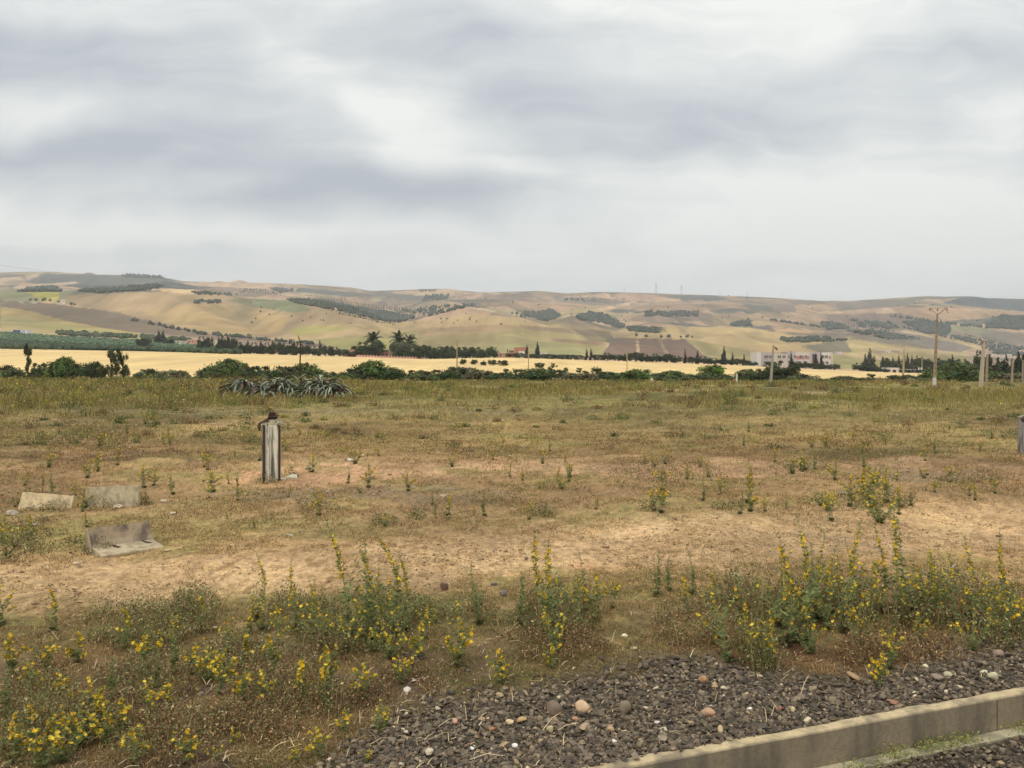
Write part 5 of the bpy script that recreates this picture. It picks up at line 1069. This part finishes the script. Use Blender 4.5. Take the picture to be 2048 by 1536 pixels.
def cover():
    n = 1500000; px = R.uniform(-120, 2170, n); py = 800 + 780 * R.random(n) ** 1.1; Y = CAMZ * F / (py - HY); X = (px - HX) / F * Y
    n1 = fbm(X / 1.1, Y / 1.1, 4, 0); n2 = fbm(X / .33, Y / .33, 3, 2)
    ctr = np.interp(px, [-400, 0, 500, 1000, 1500, 2048, 2450], [1215, 1180, 1158, 1118, 1080, 1040, 1020]); tr = 1 - sstep(.5, 1.3, np.abs(py - ctr) / 55)
    dens = (.05 + .95 * sstep(.44, .62, n1 * .55 + n2 * .45)) * (1 - .74 * tr) * np.clip(1.2 - .5 * sstep(905, 940, py) + .5 * sstep(1190, 1300, py), .3, 1.5)
    sandy = np.exp(-(((px - 1250) / 700) ** 2 + ((py - 936) / 17) ** 2)) + np.exp(-(((px - 640) / 140) ** 2 + ((py - 955) / 20) ** 2)) + .8 * np.exp(-(((px - 330) / 380) ** 2 + ((py - 846) / 11) ** 2)); dens *= 1 - .8 * np.clip(sandy, 0, 1)
    g = gravel_zone(px, py, fbm(X / 1.6, Y / 1.6, 4, 0), fbm(X / .5, Y / .5, 3, 2)); dens *= (1 - .96 * g); dens *= kerb_dist(X, Y) < -.05
    k = R.random(n) < dens * .8; X, Y, px, py, n1 = X[k], Y[k], px[k], py[k], n1[k]; m = len(X); print('blades', m)
    f = np.clip(Y / 11, .7, 2.6); h = R.uniform(.015, .06, m) * f ** .7 * (1 + .8 * (R.random(m) < .1)); w = R.uniform(.0035, .007, m) * f
    gr = np.clip(.26 + .28 * sstep(880, 800, py) + (fbm(X / 2.5, Y / 2.5, 3, 3) - .5) * 1.6, .03, .85)
    isg = R.random(m) < gr; col = np.where(isg[:, None], pick([(108,108,62),(94,98,56),(122,116,70)], [.4, .3, .3], m), pick([(168,140,96),(148,118,78),(124,94,64),(186,160,116),(104,78,56)], [.3, .28, .2, .1, .12], m))
    blades(np.stack([X, Y, H(X, Y) - .004], 1), h, w, R.uniform(.4, 2.2, m), col, 'dry_grass', 'sparse short dry grass and litter over the yard')
    # clumped leafy undergrowth
    P, S, C = [], [], []; WP, WH, WC = [], [], []
    for (x, y, rx, ry, gsh) in CLUMPS:
        nn = int(min(20000, rx * ry * 2.2 + 400) * (.34 if x < 560 and y > 1330 else .6 if x < 560 else .62)); a = R.uniform(0, 6.28, nn); r_ = np.sqrt(R.random(nn)); qx = x + rx * r_ * np.cos(a) * 1.1; qy = y + ry * r_ * np.sin(a) * 1.1
        Y = CAMZ * F / (qy - HY); X = (qx - HX) / F * Y; nz = fbm(X / .45, Y / .45, 3, 1); keep = R.random(nn) < sstep(.42, .58, nz + .12 * (1 - r_)); X, Y, r_, nz = X[keep], Y[keep], r_[keep], nz[keep]; nn = len(X)
        hm = (.46 if y > 1180 and x > 1350 else .30 if y > 1180 else .2) * (1 - .6 * r_) * (.25 + 1.3 * nz * nz * 2) * (1.0 if gsh > .3 else .5); z = H(X, Y) + hm * R.random(nn) ** 1.2
        P.append(np.stack([X, Y, z], 1)); S.append(R.uniform(.014, .040, nn) * np.clip(Y / 9, .8, 1.9) ** .7)
        q = R.random(nn) < (.10 if y > 1150 else .06); WP.append(np.stack([X[q], Y[q], H(X[q], Y[q])], 1)); WH.append(hm[q] * R.uniform(.7, 1.5, q.sum())); WC.append(np.where(R.random((q.sum(), 1)) < gsh * .7, pick([(112,118,66),(130,132,86)], [.6, .4], q.sum()), pick([(134,104,70),(164,138,98),(96,74,52)], [.4, .3, .3], q.sum())))
        isg = R.random(nn) < gsh * (.5 + .5 * (z - H(X, Y)) / (hm + .01)); C.append(np.where(isg[:, None], pick([(112,116,68),(96,102,58),(130,132,88),(146,148,110),(122,120,66)], [.3, .28, .2, .1, .12], nn), pick([(128,92,62),(108,84,58),(160,130,88),(88,68,50),(190,162,118)], [.26, .28, .2, .16, .1], nn)))
    for (a0, b0, ra, hh_, nn) in [(1.9, .30, .10, .06, 160), (2.35, .27, .12, .09, 260), (2.75, .22, .10, .11, 420), (3.15, .2, .12, .10, 500), (3.5, .2, .12, .09, 500), (1.35, .3, .12, .08, 400), (4.2, .2, .1, .08, 300)]:
        a = a0 + R.normal(0, ra, nn); b = np.maximum(.14, b0 + R.normal(0, .05, nn)); X = KP[0] + KD[0] * a + KN[0] * b; Y = KP[1] + KD[1] * a + KN[1] * b
        P.append(np.stack([X, Y, H(X, Y) + R.random(nn) ** 1.3 * hh_], 1)); S.append(R.uniform(.012, .03, nn)); C.append(pick([(128,134,72),(112,122,62),(150,146,84),(190,160,60)], [.4, .3, .25, .05], nn))
    P, S, C = map(np.concatenate, (P, S, C)); print('herb leaves', len(P)); V, Fc, cc = leaf_quads(P, S, C, aspect=.42); o = link('undergrowth', npmesh('undergrowth', V, Fc, cc, M_leaf)); tag(o, 'prickly green and withered undergrowth in the foreground', kind='stuff')
    WP, WH, WC = map(np.concatenate, (WP, WH, WC)); blades(WP, WH, R.uniform(.003, .006, len(WP)) * np.clip(WP[:, 1] / 9, .8, 2), R.uniform(.1, 1.1, len(WP)), WC, 'wiry_stems', 'wiry stems standing through the foreground undergrowth', .3)
    # dry twigs and straw
    nt = 2600; px = R.uniform(-100, 2150, nt); py = R.uniform(1190, 1560, nt); Y = CAMZ * F / (py - HY); X = (px - HX) / F * Y; k = kerb_dist(X, Y) < -.1; X, Y = X[k], Y[k]; nt = len(X); a = R.uniform(0, 3.14, nt); L = R.uniform(.04, .26, nt); L[R.random(nt) < .8] *= .5
    z = H(X, Y) + R.uniform(.004, .05, nt); d = np.stack([np.cos(a) * L, np.sin(a) * L, R.normal(0, .25, nt) * L], 1); p = np.stack([X, Y, z], 1); wv = np.stack([-np.sin(a), np.cos(a), 0 * a + .3], 1) * R.uniform(.0016, .0035, nt)[:, None]
    md = p + d * .5 + np.stack([0 * a, 0 * a, L * .12], 1); V = np.stack([p - wv, p + wv, md + wv, md - wv, p + d + wv * .5, p + d - wv * .5], 1).reshape(-1, 3); b = np.arange(nt) * 6
    Fc = np.concatenate([np.stack([b, b+1, b+2, b+3], 1), np.stack([b+3, b+2, b+4, b+5], 1)]); c = pick([(190,168,128),(150,122,88),(120,92,66),(206,188,150)], [.35, .3, .25, .1], nt)
    tag(link('twigs', npmesh('twigs', V, Fc, np.repeat(c, 6, 0), M_grass)), 'dry twigs and straw strewn over the foreground', kind='stuff')
    # taller weeds towards the hedge
    fx = np.arange(-60, 2110, 46)
    n = 200000; px = R.uniform(-220, 2270, n); Yv = np.exp(R.uniform(math.log(27), math.log(118), n)); X = (px - HX) / F * Yv; py = HY + F * CAMZ / Yv
    n1 = fbm(X / 3.5, Yv / 3.5, 4, 1); n3 = fbm(X / 11, Yv / 16, 3, 0); base = np.interp(py, [755, 775, 800, 815, 835, 860, 900], [1.5, 1.2, .9, .45, .25, .2, .08]) * np.interp(px, [0, 500, 900, 2048], [1.3, 1.15, .8, .8])
    k = R.random(n) < base * sstep(.44, .60, n1 * .6 + n3 * .4); px, X, Y, n1, n3, py = px[k], X[k], Yv[k], n1[k], n3[k], py[k]; m = len(X); print('weeds', m)
    f = Y / 45; hs = np.interp(py, [755, 775, 790, 815, 850, 900], [.38, .5, .5, .32, .2, .12]) * (1 + .4 * (px < 700)); h = hs * R.uniform(.35, 1.15, m) * (.4 + 1.2 * n1); w = R.uniform(.016, .035, m) * np.clip(f, .6, 2.2)
    tone = np.clip((n3 - .5) * 3 + .5, 0, 1)[:, None]; g_ = pick([(128,122,64),(112,110,58),(144,134,74)], [.4, .3, .3], m); t_ = pick([(152,132,84),(132,110,70),(118,92,64),(166,146,94)], [.3, .3, .2, .2], m); mixm = (R.random((m, 1)) < .22 + .5 * tone)
    blades(np.stack([X, Y, H(X, Y) - .02], 1), h, w, R.uniform(.1, .7, m), np.where(mixm, g_, t_), 'weeds', 'tall olive weeds spread across the yard up to the hedge', .3)
    # ragged low clumps among them
    nc_ = 950; cpx = np.where(R.random(nc_) < .4, R.uniform(-150, 720, nc_), R.uniform(-150, 2200, nc_)); cpy = 758 + 150 * R.random(nc_) ** 1.9; cY = CAMZ * F / (cpy - HY); cX = (cpx - HX) / F * cY; P, S, C = [], [], []
    for i in range(nc_):
        if cpy[i] > 820 and R.random() < .4: continue
        nn = 150; rr = R.uniform(.3, 1.0) * (1.45 if cpy[i] < 800 and cpx[i] < 720 else 1 if cpy[i] < 820 else .6); hh_ = rr * R.uniform(.5, .95); v = rand_unit(nn) * (R.random(nn) ** .5)[:, None]; X_ = cX[i] + v[:, 0] * rr; Y_ = cY[i] + v[:, 1] * rr * .8
        P.append(np.stack([X_, Y_, H(X_, Y_) + np.abs(v[:, 2]) * hh_], 1)); S.append(R.uniform(.06, .16, nn) * np.clip(cY[i] / 50, .55, 1.5)); base_c = np.array([(92,100,50),(78,86,46),(112,90,58),(140,134,62),(160,142,96),(124,96,64),(104,110,62)][R.integers(7)], float); C.append(A(base_c) * (1 + R.normal(0, .2, (nn, 1))))
    P, S, C = map(np.concatenate, (P, S, C)); V, Fc, cc = leaf_quads(P, S, C, aspect=.35); tag(link('scrub', npmesh('scrub', V, Fc, cc, M_leaf)), 'ragged low scrub dotted among the distant weeds', kind='stuff')
    # yellow flower heads dotted in those weeds
    kk = R.random(m) < np.where(px < 750, .05, .018) * sstep(.42, .6, n1); P = np.stack([X, Y, H(X, Y) + h * .9], 1)[kk]; V, Fc, cc = leaf_quads(P, R.uniform(.05, .10, len(P)) * np.clip(Y[kk] / 45, .7, 1.6), pick([(200,172,40),(186,160,52)], [.6, .4], len(P)), aspect=.9)
    tag(link('weed_blossoms', npmesh('weed_blossoms', V, Fc, cc, M_petal)), 'yellow blossoms dotted through the distant weeds', kind='stuff')
M_petal = attr_mat('petals', .6, 3.0, .08, 0, 1, .2)
cover()

# ------------------------------------------------------------------ flowering thistles, one by one
YEL = [(226,182,38), (218,166,28), (228,194,60)]
def thistle_mesh(seed, kind, k=1.0):
    """unit height; kind: tall spire, branched, bushy, bare green"""
    r = np.random.default_rng(seed); stems = MB(); LV, LC, FV, FC = [], [], [], []
    def leaf(p, d, L, w, col):
        s = np.cross(d, r.normal(size=3)); s /= np.linalg.norm(s) + 1e-9; LV.append(np.stack([p, p + d * L * .4 + s * w, p + d * L, p + d * L * .4 - s * w])); LC.append(col)
    def flower(p, size):
        nrm = r.normal(size=3); nrm[2] += .6; nrm /= np.linalg.norm(nrm); a = np.cross(nrm, (1, .2, 0)); a /= np.linalg.norm(a); b = np.cross(nrm, a); col = A(YEL[r.integers(3)]) * r.uniform(.85, 1.1)
        for q in range(7):
            t = q * .898 + r.uniform(0, .4); d = a * math.cos(t) + b * math.sin(t) + nrm * .35; s = np.cross(nrm, d); FV.append(np.stack([p, p + d * size * .6 + s * size * .28, p + d * size, p + d * size * .6 - s * size * .28])); FC.append(col)
        for q in range(4):
            d = r.normal(size=3); d[2] -= .3; d /= np.linalg.norm(d); leaf(p, d, size * 1.7, size * .18, A((112,126,70)) * r.uniform(.8, 1.2))
    def spire(base, top, f0, f1, nf, nl, r0=.006):
        base = np.array(base, float); top = np.array(top, float); bow = r.normal(0, .055, 3); bow[2] = 0
        def P(t): return base + (top - base) * t + bow * math.sin(math.pi * t)
        stems.tube([tuple(P(t)) for t in np.linspace(0, 1, 7)], [r0 * k ** .7 * (1 - .75 * t) for t in np.linspace(0, 1, 7)], A((132,136,96)), 4)
        for q in range(nl):
            t = r.random() ** .9 * .98 + .02; a = r.uniform(0, 6.28); up = r.uniform(.1, .9); d = np.array([math.cos(a), math.sin(a), up]); d /= np.linalg.norm(d)
            L = (.075 * (1 - .62 * t)) * r.uniform(.7, 1.3) * k ** .7; leaf(P(t), d, L, L * .16, A((114,120,70)) * r.uniform(.75, 1.3))
        for q in range(nf):
            t = f0 + (f1 - f0) * (q + r.random()) / max(1, nf); a = r.uniform(0, 6.28); flower(P(t) + np.array([math.cos(a), math.sin(a), .2]) * .014 * k, r.uniform(.018, .027) * k)
    if kind == 'tall':
        spire((0, 0, 0), (r.uniform(-.08, .08), r.uniform(-.04, .04), 1), .48, .86, 19, 110)
        for q in range(3): a = r.uniform(0, 6.28); z0 = r.uniform(.1, .3); spire((0, 0, z0), (math.cos(a) * .16, math.sin(a) * .16, z0 + r.uniform(.2, .4)), .6, 1, r.integers(0, 5), 26, .003)
    elif kind == 'branched':
        spire((0, 0, 0), (.03, 0, 1), .55, .95, 12, 80)
        for q in range(6): a = r.uniform(0, 6.28); z0 = r.uniform(.1, .55); spire((0, 0, z0), (math.cos(a) * .27, math.sin(a) * .27, z0 + r.uniform(.2, .42)), .5, 1, r.integers(3, 8), 32, .0035)
    elif kind == 'bushy':
        for q in range(9): a = r.uniform(0, 6.28); l = r.uniform(.1, .42); spire((0, 0, 0), (math.cos(a) * l, math.sin(a) * l, r.uniform(.55, 1)), .6, 1, r.integers(2, 7), 46, .004)
    else:
        spire((0, 0, 0), (r.uniform(-.05, .05), 0, 1), 0, 0, 0, 170)
        for q in range(2): a = r.uniform(0, 6.28); z0 = r.uniform(.05, .3); spire((0, 0, z0), (math.cos(a) * .1, math.sin(a) * .1, z0 + .4), 0, 0, 0, 40, .003)
    for q in range(60):                               # basal rosette
        a = r.uniform(0, 6.28); up = r.uniform(.05, 1.2); d = np.array([math.cos(a), math.sin(a), up]); d /= np.linalg.norm(d); L = r.uniform(.06, .14); leaf(np.array([0, 0, r.uniform(0, .08)]), d, L, L * .14, A([(104,116,72), (122,84,56), (92,104,64)][r.integers(3)]) * r.uniform(.7, 1.2))
    def pack(name, V, C, mat):
        V = np.array(V); n = len(V); return npmesh(name, V.reshape(-1, 3), np.arange(4 * n).reshape(n, 4), np.repeat(np.clip(np.array(C), .01, 1), 4, 0), mat)
    parts = [('stem', stems.mesh('thistle_stem', M_leaf)), ('leaves', pack('thistle_leaves', LV, LC, M_leaf))]
    if FV: parts.append(('blossoms', pack('thistle_flowers', FV, FC, M_petal)))
    return parts
NV = {'tall': 8, 'branched': 7, 'bushy': 5, 'bare': 4}
for sz, kf in (('', 1.0), ('_short', 1.5), ('_near', 2.2)):
    for fi, fam in enumerate(NV):
        for k in range(NV[fam]): PROTO[f'{fam}{k}{sz}'] = thistle_mesh(20 + 20 * fi + k, fam, kf)
def variant(fam, h, near=False): return f'{fam}{random.randrange(NV[fam])}_near' if near and h < .62 else f'{fam}{random.randrange(NV[fam])}' + ('_short' if h < .62 else '')
TH = [  # base x, base y, top y, kind (t tall, r branched, b bushy, g green without flowers), lean in px
 (15,1110,1005,'t',0),(4,1250,1160,'r',0),(105,1262,1165,'t',-8),(250,1300,1200,'t',-10),(60,1400,1325,'r',0),(118,1410,1340,'r',-6),(62,1480,1405,'r',-6),(125,1530,1440,'b',0),(190,1470,1380,'t',6),(160,1500,1400,'b',0),(105,1500,1425,'r',0),(290,1350,1255,'r',0),
 (155,1330,1262,'r',0),(400,1262,1175,'t',0),(415,1370,1290,'b',0),(385,1350,1285,'r',0),(440,1400,1300,'r',4),(490,1345,1260,'t',0),(482,1410,1335,'b',0),(350,1350,1260,'g',0),(345,1420,1368,'r',0),(595,1265,1112,'t',-6),(512,1235,1095,'t',-8),(525,1262,1180,'b',0),(498,1268,1188,'r',0),
 (603,1410,1305,'t',-4),(655,1420,1308,'t',-2),(430,1530,1495,'b',0),(465,1500,1460,'r',0),(594,1530,1488,'r',0),(688,1470,1415,'r',0),(733,1520,1485,'b',0),(728,1400,1322,'r',0),(805,1370,1308,'b',0),(838,1330,1248,'r',0),(917,1330,1195,'t',0),(915,1345,1245,'r',0),(1002,1370,1295,'r',0),(960,1270,1140,'g',-16),
 (700,1290,1048,'t',-18),(728,1292,1092,'t',-16),(752,1296,1092,'g',-16),(790,1290,1066,'t',-26),(742,1300,1150,'r',0),(812,1285,1122,'t',-6),(632,1290,1162,'t',-8),(645,1310,1205,'b',0),(775,1305,1165,'r',0),(690,1320,1230,'b',0),(745,1320,1240,'b',0),(620,1250,1155,'g',0),(850,1300,1225,'r',0),(780,1330,1250,'b',0),
 (1112,1290,1062,'t',-22),(1120,1292,1085,'t',-24),(1110,1320,1215,'b',0),(1168,1245,1120,'g',-6),(1190,1262,1158,'r',0),(1160,1240,1165,'r',0),(1225,1235,1165,'r',0),(1105,1345,1290,'r',0),(1040,1270,1160,'g',0),(955,1250,1180,'g',0),
 (1312,1195,1100,'g',0),(1338,1180,1110,'g',0),(1386,1185,1082,'g',-12),(1372,1240,1150,'t',-14),(1460,1320,1150,'r',-36),(1428,1200,1130,'t',-8),(1508,1190,1140,'g',-4),(1490,1290,1185,'t',0),(1512,1310,1220,'b',0),(1484,1250,1140,'g',0),(1540,1290,1210,'r',0),
 (1575,1290,1052,'t',-16),(1602,1285,1030,'t',-14),(1560,1260,1095,'r',0),(1590,1280,1130,'r',0),(1615,1260,1090,'g',0),(1640,1250,1072,'t',-4),(1655,1265,1130,'r',0),(1665,1240,1100,'t',0),(1690,1270,1105,'r',0),(1700,1235,1080,'t',0),(1718,1225,1040,'t',-4),(1745,1250,1140,'r',0),(1765,1230,1055,'t',-4),(1790,1230,1012,'t',6),
 (1805,1250,1110,'r',0),(1822,1240,1035,'g',-14),(1838,1230,1130,'r',0),(1860,1240,1090,'r',0),(1880,1250,1120,'t',0),(1905,1250,1100,'r',0),(1935,1240,1065,'t',-10),(1955,1260,1130,'r',0),(1985,1260,1150,'b',0),(2022,1240,1052,'t',-10),(2010,1285,1175,'r',0),(2040,1270,1170,'b',0),(1945,1300,1205,'b',0),(1780,1330,1245,'r',0),(1760,1370,1295,'r',0),(1840,1290,1215,'r',0),(1530,1330,1240,'b',0),(1620,1300,1190,'b',0),(1720,1290,1190,'b',0),
 (30,1530,1440,'r',0),(85,1540,1455,'b',0),(215,1500,1400,'r',0),(240,1480,1395,'r',0),(135,1420,1350,'r',0),(180,1440,1350,'r',0),(25,1350,1260,'r',0),(90,1340,1275,'b',0),(340,1300,1225,'r',0),(300,1440,1365,'b',0),(270,1540,1460,'r',0),(370,1540,1465,'r',0),(520,1420,1340,'r',0),(545,1350,1270,'r',0),(560,1300,1220,'r',0),(640,1520,1450,'r',0),(760,1460,1400,'b',0),(660,1370,1290,'r',0),(455,1310,1235,'r',0),(15,1440,1350,'g',0),(230,1400,1310,'g',0),(310,1380,1290,'g',0)]
PRE = {'t': ('tall', 'tall yellow thistle spire'), 'r': ('branched', 'branching yellow thistle'), 'b': ('bushy', 'low bushy yellow thistle'), 'g': ('bare', 'slender flowerless green thistle')}
def zone(x, y):
    if y < 1200 and x < 300: return 'beyond the sandy track near the blocks'
    if x < 320: return 'in the lower left corner weeds'
    if x < 560: return 'in weeds left of the big clump'
    if x < 870: return 'in the big central clump' if y < 1345 else 'below the big central clump'
    if x < 1270: return 'around the lone tall pair'
    if x < 1480: return 'on the reddish earth before the thicket'
    if x < 1730: return 'in the nearer half of the kerb-side thicket'
    return 'in the farther half of the kerb-side thicket'
def thistles():
    groups = {}
    for t in TH: groups.setdefault((zone(t[0], t[1]), t[3]), []).append(t)
    for (zn, kd), L in groups.items():
        L.sort(); fam, txt = PRE[kd]
        for i, (x, y, top, _, lean) in enumerate(L):
            Y = CAMZ * F / (y - HY); X, Y, z = at(x, Y); h = (y - top) / F * Y; s = h
            e = spawn(variant(fam, h, y > 1320), 'thistle', (X, Y, z - .01), (s, s, s), random.uniform(0, 6.28), f'{txt} {zn}' + (f', {ORD[i]} from left' if len(L) > 1 else ''), 'thistle', 'yellow-flowered thistles')
            wide = min(1.6, max(1.0, .5 / h)) if kd in 'tg' else min(1.25, max(1, .4 / h)); e.scale = (s * wide, s * wide, s)
            # lean: tilt towards the side the photo shows
            rz = e.rotation_euler.z; tl = math.atan2(lean + random.uniform(-.09, .09) * (y - top), (y - top)); e.rotation_euler = (Vector((0, 0, 1)).rotation_difference(Vector((math.sin(tl), 0, math.cos(tl))).normalized()).to_matrix() @ __import__('mathutils').Matrix.Rotation(rz, 3, 'Z')).to_euler()
    # smaller ones farther off
    mids = [(1500,1022,960,'r'),(1322,1030,968,'r'),(1308,1025,972,'t'),(1655,1018,965,'b'),(1640,1010,975,'b'),(1760,1042,962,'b'),(1772,1005,930,'r'),(1745,1010,940,'r'),(1735,1005,925,'t'),(1725,990,940,'r'),(1610,940,898,'b'),(1585,945,900,'b'),(1630,940,905,'g'),(1495,1005,935,'t'),(895,1032,985,'t'),(870,1030,1000,'g'),
     (770,1055,1018,'b'),(832,1042,1020,'g'),(948,1028,1000,'t'),(1192,1020,985,'t'),(1090,1030,1000,'g'),(1700,1012,945,'r'),(1670,960,915,'r'),(1480,1030,980,'g'),(1530,1020,985,'r'),(1440,990,950,'r'),(1330,930,895,'b'),(1310,935,905,'b'),(1290,930,900,'r'),(1400,935,905,'b'),(1140,955,915,'b'),(1130,925,905,'r'),
     (50,975,942,'t'),(150,990,955,'r'),(92,900,880,'r'),(200,900,865,'b'),(195,945,905,'r'),(235,940,900,'t'),(340,895,862,'t'),(340,900,875,'r'),(175,960,915,'r'),(330,905,885,'t'),(470,925,905,'r'),(455,1040,1018,'r'),(510,1060,1030,'g'),(290,850,822,'b'),(310,852,825,'b'),(565,905,880,'r'),(600,870,845,'r'),(625,945,902,'t'),(710,930,890,'b'),(757,915,890,'r'),
     (985,920,895,'r'),(1020,955,925,'t'),(1045,960,935,'r'),(1080,975,955,'r'),(1960,905,880,'r'),(1950,1000,960,'t'),(1990,985,950,'r'),(1870,985,955,'r'),(1100,900,870,'g'),(1550,925,895,'r'),(1850,925,895,'r'),(1900,965,925,'r'),(1005,890,868,'r'),(30,1090,1050,'b'),(60,1075,1020,'r'),(5,1075,1045,'r'),(165,1020,985,'r'),(150,1085,1055,'b'),(175,1050,1010,'t'),(30,1010,985,'b'),(75,1005,970,'t'),(120,1000,975,'g')]
    rq = random.Random(31)
    for _ in range(75):
        y = rq.choice((rq.uniform(850, 925), rq.uniform(925, 1010), rq.uniform(960, 1040))); x = rq.uniform(20, 2030); hh = (y - HY) * rq.uniform(.09, .2)
        mids.append((x, y, y - hh, rq.choice('trrbgg')))
    G2 = {}
    for t in mids:
        x, y = t[0], t[1]
        zn = 'beside the precast blocks' if x < 400 and y > 960 else 'on the dark bank by the pillar' if x < 520 else 'on pinkish soil around the pillar' if x < 1000 else 'beyond the track at centre' if x < 1460 else 'in the flowering patch beyond the track'
        G2.setdefault((zn, t[3]), []).append(t)
    for (zn, kd), L in G2.items():
        L.sort(); fam = PRE[kd][0]
        for i, (x, y, top, _) in enumerate(L):
            Y = CAMZ * F / (y - HY); X, Y, z = at(x, Y); h = (y - top) / F * Y
            spawn(variant(fam, min(h, .6)), 'thistle', (X, Y, z - .01), (h * 1.2, h * 1.2, h), random.uniform(0, 6.28), {'t': 'small upright', 'r': 'small branching', 'b': 'small bushy', 'g': 'small flowerless'}[kd] + ' thistle ' + zn + (f', {ORD[i]} from left' if len(L) > 1 else ''), 'thistle', 'small thistles beyond the sandy track')
thistles()

# ------------------------------------------------------------------ small things by the hedge
def small_things():
    Y = 96; X, Y, z = at(1470, Y); m_ = Y / F; e = empty('fence_post', (X, Y, z - .1)); b = MB(); b.box(2 * m_, 5 * m_, -.08, .08, 0, 21 * m_, A((204,198,184))); b.build('post', M_conc, e)
    r = MB(); r.box(-14 * m_, 1.9 * m_, -.04, .04, 19 * m_, 20.5 * m_, A((150,130,110))); r.build('rail', M_conc, e); r = MB(); r.box(-3 * m_, 1.9 * m_, -.05, .03, 8 * m_, 11 * m_, A((190,110,96))); r.build('red_plate', M_conc, e)
    tag(e, 'whitish concrete post with a rail stub beside the bright green tree', 'post')
    X, Y, z = at(1303, 98); m_ = Y / F; e = empty('marker_stone', (X, Y, z - .05)); b = MB(); b.prism([(-2.5*m_,0),(2.5*m_,0),(2.6*m_,8*m_),(1.8*m_,11*m_),(0,12*m_),(-1.8*m_,9*m_)], -.08, .08, A((204,190,178)), 'y'); b.build('stone_body', M_conc, e); b = MB(); b.box(-1.6*m_,1.2*m_,-.1,-.082,3.5*m_,6*m_,A((176,110,96))); b.build('red_mark', M_conc, e)
    tag(e, 'small whitish marker with a reddish mark at the foot of the hedge', 'marker')
small_things()
